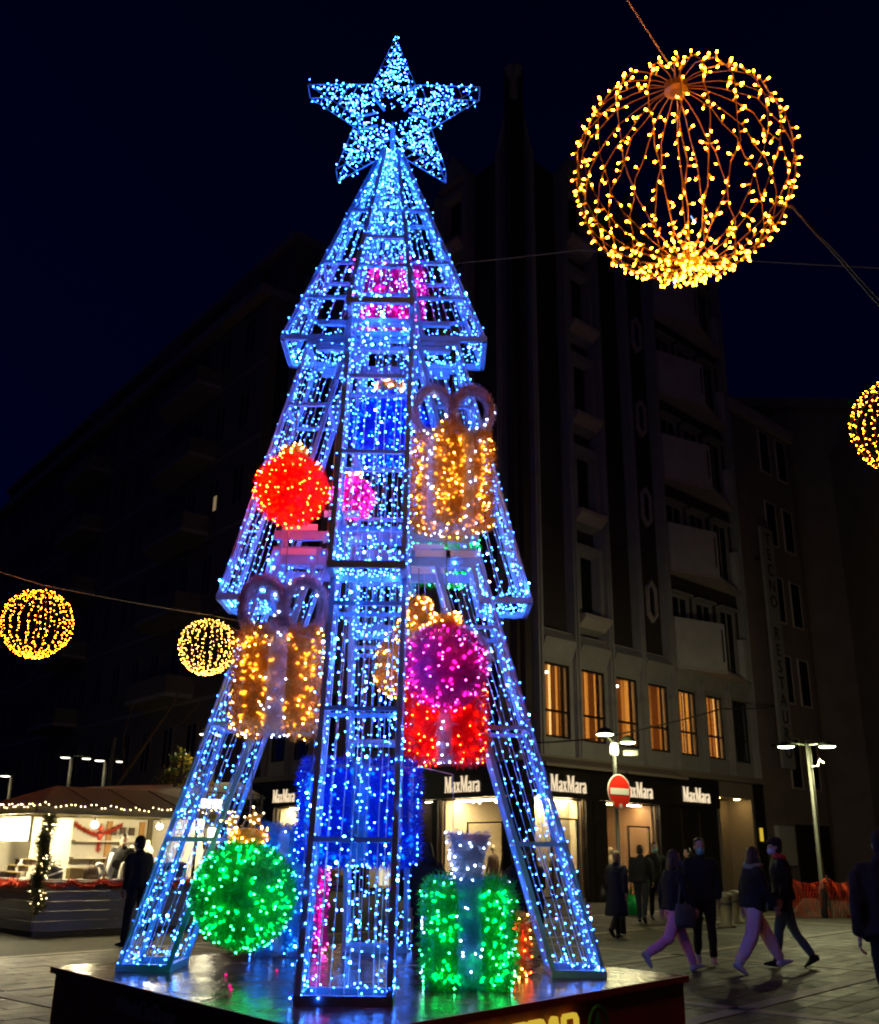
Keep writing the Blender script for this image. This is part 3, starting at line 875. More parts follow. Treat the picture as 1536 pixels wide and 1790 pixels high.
for k in range(8):
    t = WB(); x = -4.0 - 5.6 * k
    t.box((x - 1.9, -0.05, 0.2), (x + 1.9, -0.004, 3.4)); t.build('shutter', 'shop_black', wing)
# ================================================================ neighbour with the vertical sign, far block on the right
nb_o = (C0[0] + DR[0] * 16.4, C0[1] + DR[1] * 16.4, 0)
nb = empty('side_building', nb_o, 0, 'narrow plain building right of the corner tower carrying a vertical sign', 'building')
MN = frame(nb_o, (DR[0], DR[1], 0)); IN = Matrix.Translation(-Vector(nb_o))
def NB(): return MB(IN @ MN)
t = NB(); t.prism([(0.0, 0.3), (6.5, 0.3), (6.5, 10), (0.0, 10)], 0, 23.2); t.build('wall', 'wall_wing', nb)
t = NB(); t.box((-0.0, 0.0, 23.21), (6.6, 10, 23.8)); t.build('cornice', 'soffit_pale', nb)
for fl in range(5):
    for x in (3.6, 5.4):
        fr = NB(); z = 4.6 + 4.0 * fl
        for (a, b_, c, d) in ((-0.55, -0.47, 0, 2.4), (0.47, 0.55, 0, 2.4), (-0.47, 0.47, 0, 0.08), (-0.47, 0.47, 2.32, 2.4)):
            fr.box((x + a, 0.22, z + c), (x + b_, 0.297, z + d))
        w = fr.build('window', 'soffit_pale', nb)
        q = NB(); q.box((x - 0.47, 0.25, z + 0.08), (x + 0.47, 0.26, z + 2.32)); q.build('pane', 'glass_dark', w)
t = NB(); t.box((3.0, 0.18, 0.1), (6.2, 0.297, 3.0)); t.build('shutter', 'shop_black', nb)
t = NB(); t.box((1.0, 0.1, 1.2), (2.5, 0.297, 2.9)); w = t.build('window', 'stall_inside', nb)
# vertical projecting sign board
vs_ = empty('vertical_sign', tuple(MN @ Vector((1.2, -0.35, 5.4))), math.atan2(DR[1], DR[0]), 'tall vertical lettered sign fixed to the narrow building beside the tower', 'sign')
t = MB(); t.box((0, 0.0, 0), (1.15, 0.16, 11.6)); t.build('board', 'wall_pale', vs_)
t = MB(); t.box((0.2, 0.161, 1.0), (0.3, 0.62, 1.1)); t.box((0.2, 0.161, 10.0), (0.3, 0.62, 10.1)); t.build('bracket', 'wire_dark', vs_)
def text_obj(s, size, parent, loc, rot, m, ext=0.01, align='CENTER'):
    cu = bpy.data.curves.new('letters', 'FONT'); cu.body = s; cu.size = size; cu.extrude = ext; cu.align_x = align
    o = bpy.data.objects.new('letters_tmp', cu); COL.objects.link(o)
    dg = bpy.context.evaluated_depsgraph_get(); me = bpy.data.meshes.new_from_object(o.evaluated_get(dg))
    bpy.data.objects.remove(o); bpy.data.curves.remove(cu)
    me.materials.clear(); me.materials.append(MATS[m])
    q = bpy.data.objects.new('letter', me); COL.objects.link(q); q.parent = parent; q.location = loc; q.rotation_euler = rot
    return q
zz = 10.75
for ch in 'TECNO RESTAURO':
    if ch != ' ': text_obj(ch, 0.85, vs_, (0.575, -0.012, zz), (R(90), 0, 0), 'letter_dark')
    zz -= 0.79
far = empty('far_building', (20.5, 38, 0), 0, 'unlit dark building closing the street at the far right', 'building')
t = MB(); t.box((-6.0, 16, 0), (24, 30, 27)); t.build('wall', 'wall_wing', far)
t = MB(); t.box((-6.4, 15.6, 27.01), (24.4, 30.4, 27.6)); t.build('cornice', 'wall_wing', far)
t = MB(); t.box((2.5, -30, 0), (22, 15.9, 24)); t.build('wall', 'wall_wing', far)
for i in range(7):
    for j in range(5):
        t = MB(); y = -26 + 5.6 * i; z = 4.6 + 3.9 * j
        t.box((2.44, y - 0.7, z), (2.498, y + 0.7, z + 2.2)); w = t.build('window', 'glass_dark', far)
        t = MB(); t.box((2.36, y - 0.85, z - 0.16), (2.498, y + 0.85, z - 0.02)); t.build('sill', 'soffit_pale', w)
# ================================================================ platform under the tree
PL = np.array((-3.34, 9.48)); PR = np.array((2.23, 9.48)); PN = np.array((-0.555, 6.24)); PF = np.array((-0.555, 12.72))
pc = (PL + PR + PN + PF) / 4
plat = empty('platform', (pc[0], pc[1], 0), 0, 'dark red wooden platform with wet shiny top under the blue lit tree', 'platform')
q4 = [tuple(p - pc) for p in (PN, PR, PF, PL)]
inset = [(x * 0.985, y * 0.985) for x, y in q4]
t = MB(); t.prism(inset, 0.0, 0.548); t.build('side_panel', 'platform_red', plat)
# top in four boards with fine joints
def lerp2(a, b, t_): return (a[0] + (b[0] - a[0]) * t_, a[1] + (b[1] - a[1]) * t_)
def quadpt(u, v): return lerp2(lerp2(q4[3], q4[0], u), lerp2(q4[2], q4[1], u), v)
for i in range(3):
    for j in range(2):
        e = 0.0012
        u0, u1, v0, v1 = i / 3 + e * (i > 0), (i + 1) / 3 - e * (i < 2), j / 2 + e * (j > 0), (j + 1) / 2 - e * (j < 1)
        t = MB(); t.prism([quadpt(u0, v0), quadpt(u1, v0), quadpt(u1, v1), quadpt(u0, v1)], 0.549, 0.598); t.build('top_board', 'platform_wet', plat)
for a, b_ in ((0, 1), (3, 0)):
    p, q = q4[a], q4[b_]
    t = MB(); t.bar((p[0] * 1.001, p[1] * 1.001, 0.578), (q[0] * 1.001, q[1] * 1.001, 0.578), 0.02, 0.05); t.build('edge_trim', 'platform_red', plat)
# lettering on the two front faces
MPR = frame((PN[0] - pc[0], PN[1] - pc[1], 0), (PR - PN).tolist() + [0])
MPL = frame((PL[0] - pc[0], PL[1] - pc[1], 0), (PN - PL).tolist() + [0])
def ptext(M, s, size, x, z, m, sx=1.0, ext=0.006, off=0.075):
    o = text_obj(s, size, plat, (0, 0, 0), (0, 0, 0), m, ext, 'LEFT')
    o.matrix_local = M @ Matrix.Translation((x, -0.004 + off * 0, z)) @ Matrix.Rotation(R(90), 4, 'X') @ Matrix.Diagonal((sx, 1, 1, 1))
    return o
ptext(MPL, '#NataleConDespar', 0.155, 1.40, 0.415, 'text_grey', 0.8)
# heavy rounded capitals of the front lettering, as bent bars
def thick(pl, w, M, m, name, parent, y0=-0.03, y1=0.03):
    t = MB(M)
    for i in range(len(pl) - 1):
        t.bar((pl[i][0], -0.004, pl[i][1]), (pl[i + 1][0], -0.004, pl[i + 1][1]), 0.03, w, up=(0.0, 0.0, 1.0) if abs(pl[i][0] - pl[i + 1][0]) > 1e-4 else (1, 0, 0))
    for i, (x, z) in enumerate(pl):
        vs = [(x + w / 2 * math.cos(a * PI / 4), -0.0195 - 0.0005 * (i % 3), z + w / 2 * math.sin(a * PI / 4)) for a in range(8)]
        t.add(vs, [tuple(range(8))])
    return t.build(name, m, parent)
hh, ww, tw = 0.20, 0.165, 0.033
LET = {'D': [[(0, 0), (0, hh), (ww * .6, hh), (ww, hh * .75), (ww, hh * .25), (ww * .6, 0), (0, 0)]],
       'E': [[(ww, hh), (0, hh), (0, 0), (ww, 0)], [(0, hh / 2), (ww * .85, hh / 2)]],
       'S': [[(ww, hh), (ww * .15, hh), (0, hh * .85), (0, hh * .6), (ww * .15, hh / 2), (ww * .85, hh / 2), (ww, hh * .4), (ww, hh * .15), (ww * .85, 0), (0, 0)]],
       'P': [[(0, 0), (0, hh), (ww * .85, hh), (ww, hh * .85), (ww, hh * .5), (ww * .85, hh * .36), (0, hh * .36)]],
       'A': [[(0, 0), (ww * .38, hh), (ww * .62, hh), (ww, 0)], [(ww * .2, hh * .3), (ww * .8, hh * .3)]],
       'R': [[(0, 0), (0, hh), (ww * .85, hh), (ww, hh * .85), (ww, hh * .55), (ww * .85, hh * .42), (0, hh * .42)], [(ww * .55, hh * .42), (ww, 0)]]}
x = 1.25
for ch in 'DESPAR':
    for pl in LET[ch]:
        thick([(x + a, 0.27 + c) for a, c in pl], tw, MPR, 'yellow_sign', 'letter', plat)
    x += 0.213
t = MB(MPR)
rg_ = [(2.77 + 0.125 * math.cos(2 * PI * i / 24), -0.01, 0.375 + 0.125 * math.sin(2 * PI * i / 24)) for i in range(25)]
t.tube(rg_, 0.013, 5, cap=False)
t.prism([(2.69, 0.32), (2.85, 0.32), (2.77, 0.47)], -0.016, -0.006, 0, 'y'); t.prism([(2.755, 0.275), (2.785, 0.275), (2.785, 0.319), (2.755, 0.319)], -0.016, -0.006, 0, 'y')
t.build('emblem', 'green_ring', plat)

# ================================================================ the light tree
TC = np.array((-0.61, 9.5)); ZP = 0.6
tree = empty('light_tree', (TC[0], TC[1], ZP), 0, 'tall four-legged frame tree outlined in blue-white lights with a star on top', 'light tree')
H0 = ZP
TIERS = [  # z_top, outer r, inner r, half width top | z_bottom, outer r, inner r, half width bottom
    (9.26, 0.10, 0.02, 0.07, 6.68, 1.06, 0.40, 0.31),
    (6.62, 0.78, 0.37, 0.31, 3.88, 1.49, 1.02, 0.31),
    (4.36, 0.98, 0.55, 0.31, 0.03 + ZP, 2.06, 1.64, 0.315)]
BARS = [(0.34, 0.62, 0.80), (0.26, 0.58), (0.20, 0.45, 0.72)]
nr = np.random.default_rng(11)
def leg(az):
    er = np.array((math.cos(az), math.sin(az), 0)); et = np.array((-math.sin(az), math.cos(az), 0))
    def P(rho, tan, z): return er * rho + et * tan + np.array((0, 0, z - H0))
    fr = MB(); bars = []; cab = MB(); lp, ld, ls = [], [], []
    for ti, (zt, ot, it_, wt, zb, ob, ib, wb) in enumerate(TIERS):
        def pos(f, o, s):       # f 0..1 down the tier, o: 0 inner .. 1 outer, s -1..1 tangential
            rho = (it_ + (ot - it_) * o) * (1 - f) + (ib + (ob - ib) * o) * f
            return P(rho, (wt + (wb - wt) * f) * s, zt + (zb - zt) * f)
        bw = 0.042
        for o in (0, 1):
            for s in (-1, 1):
                fr.bar(pos(0, o, s), pos(1, o, s), bw, bw, up=er)
        for f in (0.0, 1.0):
            th = 0.06 if f else 0.045
            if ti == 0 and f == 0: continue
            for a, b_ in (((1, -1), (1, 1)), ((0, -1), (0, 1)), ((0, -1), (1, -1)), ((0, 1), (1, 1))):
                d = pos(f, *b_) - pos(f, *a); d /= np.linalg.norm(d)
                k = MB(); k.bar(pos(f, *a) - d * 0.02, pos(f, *b_) + d * 0.02, th * 0.8, th); bars.append(k)
        for f in BARS[ti]:
            for a, b_ in (((1, -1), (1, 1)), ((0, -1), (1, -1)), ((0, 1), (1, 1)), ((0, -1), (0, 1))):
                k = MB(); k.bar(pos(f, *a), pos(f, *b_), 0.036, 0.036); bars.append(k)
        L = abs(zb - zt) * 1.06
        lines = [(1, s) for s in np.linspace(-0.92, 0.92, 7)] + [(o, -1) for o in (0.12, 0.4, 0.65, 0.9)] + [(o, 1) for o in (0.12, 0.4, 0.65, 0.9)] + [(0, s) for s in (-0.7, 0, 0.7)] + [(1.0, -1.12), (1.0, 1.12)]
        for o, s in lines:
            f0, f1 = 0.01, 0.99
            n_ = 7
            pts = []
            for i in range(n_):
                f = f0 + (f1 - f0) * i / (n_ - 1)
                pts.append(pos(f, o, s) + nr.normal(size=3) * 0.006)
            cab.tube(pts, 0.0042, 3, cap=False)
            step = (0.076, 0.088, 0.112)[ti] if abs(s) < 1.05 else 0.15
            f = nr.uniform(0, step / L)
            while f < 1:
                lp.append(pos(f, o, s) + nr.normal(size=3) * 0.012)
                d = er * nr.uniform(-0.3, 1.0) * (1 if o > 0.5 else 0.3) + et * nr.normal() * 0.8 + np.array((0, 0, nr.normal() * 0.6))
                ld.append(d); ls.append(nr.uniform(0.015, 0.027) * (0.92, 1.0, 1.15)[ti])
                f += step / L * nr.uniform(0.55, 1.5)
        # a few over-bright lamps on the ledges: lights crowd along the lower frame
        for q in range(34):
            a = nr.uniform(0, 1); e = nr.integers(0, 3)
            p = pos(0.992, 1, 2 * a - 1) if e == 0 else (pos(0.992, a, -1) if e == 1 else pos(0.992, a, 1))
            lp.append(p + np.array((0, 0, 0.04)) + nr.normal(size=3) * 0.01); ld.append(nr.normal(size=3)); ls.append(nr.uniform(0.017, 0.028))
        if ti < 2:            # lights over the underside of the overhanging ledge
            for q in range(70):
                lp.append(pos(1.0, nr.uniform(0.05, 0.95), nr.uniform(-0.9, 0.9)) + np.array((0, 0, 0.02))); ld.append(nr.normal(size=3) + np.array((0, 0, -0.6))); ls.append(nr.uniform(0.016, 0.026))
    lg_ = fr.build('tree_leg', 'frame_paint', tree)
    for k in bars: k.build('crossbar', 'frame_paint', lg_)
    cab.build('cable', 'cable_clear', lg_, kind='stuff')
    lp, ld, ls = np.array(lp), np.array(ld), np.array(ls)
    hot = nr.uniform(size=len(lp)) < 0.05        # a few diodes made larger and brighter to imitate flare
    hf = [(f_, 2 if m_ else 0) for f_, m_ in LEDF]
    lm = MB(); lm.scatter(LEDV, LEDF, lp[~hot], ld[~hot], ls[~hot], nr); lm.scatter(LEDV, hf, lp[hot], ld[hot], ls[hot] * 1.75, nr)
    lm.build('light_string', ['blue_body', 'blue_tip', 'blue_hot'], lg_, kind='stuff')
for az in (-PI / 2, PI, 0.0, PI / 2): leg(az)
# horizontal frames joining the four legs
for z, r_, plates in ((6.86, 0.42, 0), (6.56, 0.44, 0), (4.50, 0.60, 1), (4.25, 0.62, 1)):
    t = MB(); zz = z - H0
    for s in (-1, 1):
        t.bar((-1.0 if plates else -0.7, s * 0.3, zz), (1.0 if plates else 0.7, s * 0.3, zz), 0.05, 0.09 if plates else 0.05)
        t.bar((s * 0.3, -0.9 if plates else -0.6, zz + 0.002), (s * 0.3, 0.9 if plates else 0.6, zz + 0.002), 0.05, 0.09 if plates else 0.05)
    ring = t.build('ring_frame', 'frame_paint', tree)
    if plates:
        for x, y in ((-0.75, -0.33), (0.55, -0.33), (0.85, -0.33), (-0.3, -0.75), (0.5, 0.27)):
            q = MB(); q.box((x - 0.17, y - 0.012, zz + 0.046), (x + 0.17, y + 0.012, zz + 0.11)); q.build('clip_plate', 'plate_white', ring)
# hanging spare wires
for pts in ([(-0.82, -0.7, 2.1), (-0.6, -0.75, 2.06), (-0.38, -0.8, 1.98), (-0.36, -0.8, 1.85), (-0.38, -0.8, 1.1)], [(0.30, -0.25, 1.72), (0.5, -0.5, 1.70), (0.76, -0.55, 1.64), (0.77, -0.55, 1.0)],
            [(0.42, -0.3, 3.6), (0.47, -0.4, 3.5), (0.5, -0.5, 3.1)], [(-0.28, -0.2, 3.7), (-0.36, -0.4, 3.6), (-0.35, -0.5, 3.4), (-0.42, -0.5, 3.25)]):
    t = MB(); t.tube(pts, 0.005, 4); t.build('loose_wire', 'cable_clear', tree)
# the star
SZ = 9.83 - H0; SRO, SRI = 1.07, 0.43
def star_xy(k): 
    a = PI / 2 + k * PI / 5; r_ = SRO if k % 2 == 0 else SRI
    return np.array((r_ * math.cos(a), r_ * math.sin(a)))
sm = MB()
for y in (-0.11, 0.11):
    for k in range(10):
        a, b_ = star_xy(k), star_xy(k + 1)
        sm.bar((a[0], y, SZ + a[1]), (b_[0], y, SZ + b_[1]), 0.008)
    for k in range(10):
        a = star_xy(k); i_ = a / np.linalg.norm(a) * 0.2
        if k % 2: sm.bar((i_[0], y, SZ + i_[1]), (a[0], y, SZ + a[1]), 0.02)
for k in range(10):
    a = star_xy(k); sm.bar((a[0], -0.11, SZ + a[1]), (a[0], 0.11, SZ + a[1]), 0.010)
sm.bar((0, 0, SZ - 0.62), (0, 0, SZ - 0.2), 0.05)
st = sm.build('star', 'frame_paint', tree)
lp, ld = [], []
net = MB()
for y in (-0.11, 0.11):
    for k in range(5):
        tip = star_xy(2 * k); l, r_ = star_xy(2 * k - 1), star_xy(2 * k + 1)
        for j in range(7):      # strings running across each point
            f = (j + 0.4) / 7
            a = tip + (l - tip) * f; b_ = tip + (r_ - tip) * f
            net.tube([(a[0], y, SZ + a[1]), (b_[0], y, SZ + b_[1])], 0.004, 3, cap=False)
        for j in range(80):
            u, v = nr.uniform(), nr.uniform()
            f = math.sqrt(nr.uniform(0.0, 1.0))
            p = tip + ((l + (r_ - l) * v) - tip) * f
            if f > 0.97 and np.linalg.norm(p) < 0.26: continue
            lp.append((p[0] + nr.normal() * 0.01, y + nr.normal() * 0.03, SZ + p[1])); ld.append((nr.normal() * 0.8, math.copysign(nr.uniform(0, 1), y), nr.normal() * 0.8))
        for j in range(18):
            v = nr.uniform(); c = l * (1 - v) + r_ * v
            p = c * nr.uniform(0.62, 1.0)
            if np.linalg.norm(p) < 0.22: continue
            lp.append((p[0], y + nr.normal() * 0.03, SZ + p[1])); ld.append((nr.normal(), math.copysign(1, y), nr.normal()))
net.build('cable', 'cable_clear', st, kind='stuff')
lm = MB(); lm.scatter(LEDV, LEDF, lp, ld, nr.uniform(0.017, 0.034, len(lp)), nr)
lm.build('light_string', ['blue_body', 'blue_tip'], st, kind='stuff')

# ================================================================ tinsel ornaments
def tinsel(parent, name, m, P, N, rng, per, length, kind='stuff'):
    """dense foil strands standing off the surface points P with normals N"""
    D = N + rng.normal(size=P.shape) * 0.75
    t = MB(); t.scatter(TINV, TINF, P, D, rng.uniform(0.6, 1.15, len(P)) * length, rng)
    return t.build(name, m, parent, kind=kind)
def lights(parent, P, N, rng, mats, size=0.034, name='light_string'):
    D = N + rng.normal(size=P.shape) * 0.5
    t = MB(); t.scatter(SHORTV, SHORTF, P, D, rng.uniform(0.8, 1.2, len(P)) * size, rng)
    return t.build(name, list(mats), parent, kind='stuff')
def wire_up(parent, p0, p1, m='wire_grey', r=0.006):
    t = MB(); t.tube([p0, ((p0[0] + p1[0]) / 2, (p0[1] + p1[1]) / 2, (p0[2] + p1[2]) / 2), p1], r, 4); return t.build('hanging_wire', m, parent)
def bauble(loc, r, tin, led, label, seed, nled=190, inner=1.0, cap=('tin_gold', ('gold_body', 'gold_tip')), strands=7000, hang=0.9, group='tinsel baubles hanging in the tree', lsize=0.02):
    rng = np.random.default_rng(seed)
    o = empty('bauble', loc, 0, label, 'bauble', group)
    t = MB(); t.ball((0, 0, 0), r * 0.80, 24, 16); t.build('ball', tin, o, True)
    N = rdir(rng, strands); P = N * r * rng.uniform(0.80, 0.95, strands)[:, None]
    tinsel(o, 'tinsel', tin, P, N, rng, 0, r * 0.13)
    N = rdir(rng, nled); lights(o, N * r * np.where(rng.uniform(size=nled) < 0.6, 0.975, 0.9)[:, None], N, rng, led, lsize)
    ni = int(nled * 1.3 * inner)
    if ni: N = rdir(rng, ni); lights(o, N * r * 0.80, N, rng, [led[0].replace('body', 'glow')] * 2, 0.042, 'hidden_fill_lights')  # unseen lights added under the strands so the tinsel glows
    if cap:
        c = MB(); c.lathe([(r * 0.30, r * 0.90), (r * 0.32, r * 1.0), (r * 0.28, r * 1.16), (r * 0.1, r * 1.2)], (0, 0, 0), 14)
        cc = c.build('cap', cap[0], o, True)
        n_ = 420; a = rng.uniform(0, 2 * PI, n_); z = rng.uniform(0.92, 1.16, n_) * r; N = np.stack([np.cos(a), np.sin(a), rng.uniform(-.2, .6, n_)], 1)
        tinsel(cc, 'tinsel', cap[0], np.stack([np.cos(a) * r * .3, np.sin(a) * r * .3, z], 1), N, rng, 0, r * 0.13)
        n_ = 30; a = rng.uniform(0, 2 * PI, n_); z = rng.uniform(0.95, 1.2, n_) * r; N = np.stack([np.cos(a), np.sin(a), rng.uniform(-.2, .8, n_)], 1)
        lights(cc, np.stack([np.cos(a) * r * .33, np.sin(a) * r * .33, z], 1), N, rng, cap[1], 0.022)
        k = MB(); k.tube([(r * .12 * math.cos(i * PI / 4), 0, r * 1.24 + r * .12 * math.sin(i * PI / 4)) for i in range(9)], 0.008, 5, cap=False); k.build('hook', 'wire_grey', o)
    if hang: wire_up(o, (0, 0, r * 1.2), (0, 0, r * 1.2 + hang))
    return o
def rbox_pts(rng, n, sx, sy, sz, rad, faces='xXyYzZ'):
    """random points and normals on a rounded box centred at the origin (full sizes sx, sy, sz)"""
    h = np.array((sx, sy, sz)) / 2
    A = {'x': sy * sz, 'y': sx * sz, 'z': sx * sy}
    keys = list(faces); w = np.array([A[k.lower()] for k in keys]); w = w / w.sum()
    F = rng.choice(len(keys), n, p=w)
    P = rng.uniform(-1, 1, (n, 3)) * h
    for i, k in enumerate(keys):
        ax = 'xyz'.index(k.lower()); P[F == i, ax] = (1 if k.isupper() else -1) * h[ax]
    C = np.clip(P, -(h - rad), h - rad); D = P - C; L = np.linalg.norm(D, axis=1)[:, None]
    N = D / np.maximum(L, 1e-9)
    return C + N * rad, N
def rbox(mb, sx, sy, sz, rad, n=10):
    h = np.array((sx, sy, sz)) / 2
    for ax in range(3):
        for s in (-1, 1):
            a1, a2 = (ax + 1) % 3, (ax + 2) % 3
            vs = []
            for i in range(n + 1):
                for j in range(n + 1):
                    p = np.zeros(3); p[ax] = s * h[ax]; p[a1] = (2 * i / n - 1) * h[a1]; p[a2] = (2 * j / n - 1) * h[a2]
                    c = np.clip(p, -(h - rad), h - rad); d = p - c; vs.append(c + d / max(np.linalg.norm(d), 1e-9) * rad)
            fs = []
            for i in range(n):
                for j in range(n):
                    q = (i * (n + 1) + j, (i + 1) * (n + 1) + j, (i + 1) * (n + 1) + j + 1, i * (n + 1) + j + 1)
                    fs.append(q if s > 0 else q[::-1])
            mb.add(vs, fs)
def gift(loc, rz, size, tin, led, label, seed, ribbon='tin_silver', rled=('white_body', 'white_tip'), bow=True, rw=0.17, strands=9000, nled=170, hang=0.0, loop_r=0.185, group='tinsel gift boxes hung in the tree', lsize=0.02, bow_m='tin_pinkish', bow_dir=0.0):
    sx, sy, sz = size; rng = np.random.default_rng(seed)
    o = empty('gift_box', loc, rz, label, 'gift box', group)
    rad = 0.09
    t = MB(); rbox(t, sx - 0.13, sy - 0.13, sz - 0.13, rad); t.build('box', tin, o, True)
    P, N = rbox_pts(rng, strands, sx - 0.03, sy - 0.03, sz - 0.03, rad)
    side = np.abs(N[:, 2]) < 0.7
    isr = (side & (((np.abs(P[:, 0]) < rw / 2) & (np.abs(N[:, 1]) > 0.5)) | ((np.abs(P[:, 1]) < rw / 2) & (np.abs(N[:, 0]) > 0.5)))) | (~side & ((np.abs(P[:, 0]) < rw / 2) | (np.abs(P[:, 1]) < rw / 2)))
    # the coloured quarters bulge between the ribbons
    bul = np.minimum(1, np.maximum(0, np.where(np.abs(N[:, 1]) > 0.5, np.abs(P[:, 0]), np.abs(P[:, 1])) - rw / 2) / 0.07) * 0.035
    P2 = P + N * bul[:, None] - N * rng.uniform(0.0, 0.06, len(P))[:, None]
    tinsel(o, 'tinsel', tin, P2[~isr], N[~isr], rng, 0, 0.075)
    rb = MB()
    e = 0.006
    for (a, b_, c) in ((rw, sy - 0.05 + e, sz - 0.05 + e), (sx - 0.05 + e, rw, sz - 0.05 + e)):
        k = MB(); rbox(rb, a, b_, c, min(rad, a / 2.2, b_ / 2.2), 8)
    r_ = rb.build('ribbon', ribbon, o, True)
    tinsel(r_, 'tinsel', ribbon, P[isr], N[isr], rng, 0, 0.055)
    P, N = rbox_pts(rng, nled, sx, sy, sz, rad, 'xXyYz')
    isr = ((np.abs(P[:, 0]) < rw / 2) & (np.abs(N[:, 1]) > 0.5)) | ((np.abs(P[:, 1]) < rw / 2) & (np.abs(N[:, 0]) > 0.5)) | ((np.abs(N[:, 2]) > 0.7) & ((np.abs(P[:, 0]) < rw / 2) | (np.abs(P[:, 1]) < rw / 2)))
    q_ = P[~isr] + N[~isr] * np.where(rng.uniform(size=(~isr).sum()) < 0.6, 0.02, -0.01)[:, None]; lights(o, q_, N[~isr], rng, led, lsize)
    P, N = rbox_pts(rng, int(nled * 1.5), sx - 0.12, sy - 0.12, sz - 0.12, rad, 'xXyYz'); lights(o, P - N * 0.01, N, rng, [led[0].replace('body', 'glow')] * 2, 0.042, 'hidden_fill_lights')  # hidden lights added below the box tinsel to brighten it
    P, N = rbox_pts(rng, int(nled * 1.2), sx, sy, sz, rad, 'xXyYz')
    isr = ((np.abs(P[:, 0]) < rw / 2) & (np.abs(N[:, 1]) > 0.5)) | ((np.abs(P[:, 1]) < rw / 2) & (np.abs(N[:, 0]) > 0.5)) | ((np.abs(N[:, 2]) > 0.7) & ((np.abs(P[:, 0]) < rw / 2) | (np.abs(P[:, 1]) < rw / 2)))
    lights(r_, P[isr] + N[isr] * 0.01, N[isr], rng, rled, 0.02)
    if bow:
        for s in (-1, 1):
            # broad band bent into an open loop
            k = MB(); pts = []; n_ = 15
            for i in range(n_):
                a = PI * (-0.5 + 2.0 * i / (n_ - 1))
                x = s * (loop_r * 1.02 + loop_r * math.cos(a + PI * (0 if True else 1)))
                pts.append((x * math.cos(bow_dir), x * math.sin(bow_dir), sz / 2 + loop_r * 1.3 + loop_r * 1.35 * math.sin(a)))
            k.tube(pts, [(0.075, 0.04)] * n_, 10, side=(-math.sin(bow_dir), math.cos(bow_dir), 0), cap=False)
            lo = k.build('bow_loop', bow_m, o, True)
            n2 = 5500; idx = rng.uniform(0, n_ - 1.001, n2); i0 = idx.astype(int); fr_ = (idx - i0)[:, None]
            pa = np.array(pts); B = pa[i0] * (1 - fr_) + pa[i0 + 1] * fr_
            a = rng.uniform(0, 2 * PI, n2)
            c = np.array((s * loop_r * 1.02 * math.cos(bow_dir), s * loop_r * 1.02 * math.sin(bow_dir), sz / 2 + loop_r * 1.3))
            rd = B - c; rd /= np.linalg.norm(rd, axis=1)[:, None]
            sd = np.array((-math.sin(bow_dir), math.cos(bow_dir), 0))
            N = rd * np.cos(a)[:, None] + sd * np.sin(a)[:, None]
            tinsel(lo, 'tinsel', bow_m, B + rd * np.cos(a)[:, None] * 0.036 + sd * np.sin(a)[:, None] * 0.07, N, rng, 0, 0.04)
            sel = rng.choice(n2, 7); lights(lo, (B + rd * np.cos(a)[:, None] * 0.04 + sd * np.sin(a)[:, None] * 0.085)[sel], N[sel], rng, rled, 0.028)
    if hang: wire_up(o, (0, 0, sz / 2 + (loop_r * 1.3 if bow else 0)), (0, 0, sz / 2 + hang))
    return o
RED = ('red_body', 'red_tip'); GLD = ('gold_body', 'gold_tip'); GRN = ('green_body', 'green_tip'); MAG = ('magenta_body', 'magenta_tip'); ROY = ('royal_body', 'royal_tip'); WHT = ('white_body', 'white_tip'); BLU = ('blue_body', 'blue_tip')
bauble((-1.40, 8.75, 4.81), 0.36, 'tin_red', RED, 'bright red tinsel bauble hanging in the left side of the tree', 21, 150, 2.0)
bauble((0.07, 8.72, 3.15), 0.395, 'tin_purple', MAG, 'dark purple tinsel bauble with pink lights above the red gift box', 22, 130, 0.5, lsize=0.019, hang=0.75)
bauble((-1.58, 8.78, 1.24), 0.44, 'tin_green', GRN, 'green tinsel bauble with star cap low beside the left leg', 23, 170, 0.6, strands=11000, hang=1.2, lsize=0.019)
bauble((-0.55, 9.55, 5.80), 0.44, 'tin_blue', ROY, 'deep blue tinsel bauble in the middle of the tree behind the front leg', 24, 150, 1.4, hang=0.3)
bauble((-0.91, 9.7, 5.08), 0.24, 'tin_magenta', MAG, 'small magenta tinsel bauble half hidden behind the front leg', 25, 90, strands=3500, hang=0.5)
# stars on the green bauble's cap
# gold bell
def bell(loc, label, seed):
    rng = np.random.default_rng(seed); o = empty('bell', loc, 0, label, 'bell')
    prof = [(0.05, 0.52), (0.11, 0.47), (0.13, 0.36), (0.17, 0.26), (0.28, 0.14), (0.36, -0.02), (0.39, -0.2), (0.36, -0.34), (0.22, -0.42)]
    t = MB(); t.lathe([(r_ * 0.95, z) for r_, z in prof], (0, 0, 0), 20); t.build('body', 'tin_gold', o, True)
    n = 6500; zi = rng.uniform(0, len(prof) - 1.001, n); i0 = zi.astype(int); f = zi - i0
    pr = np.array(prof); rr = pr[i0, 0] * (1 - f) + pr[i0 + 1, 0] * f; zz_ = pr[i0, 1] * (1 - f) + pr[i0 + 1, 1] * f
    a = rng.uniform(0, 2 * PI, n); dr = pr[i0 + 1] - pr[i0]; nx = -dr[:, 1]; nz = dr[:, 0]; l = np.hypot(nx, nz)
    P = np.stack([rr * np.cos(a), rr * np.sin(a), zz_], 1); N = np.stack([nx / l * np.cos(a), nx / l * np.sin(a), nz / l], 1)
    tinsel(o, 'tinsel', 'tin_gold', P, N, rng, 0, 0.06)
    sel = rng.choice(n, 190); lights(o, P[sel] + N[sel] * 0.025, N[sel], rng, GLD, 0.022)
    wire_up(o, (0, 0, 0.5), (0, 0, 0.85))
    return o
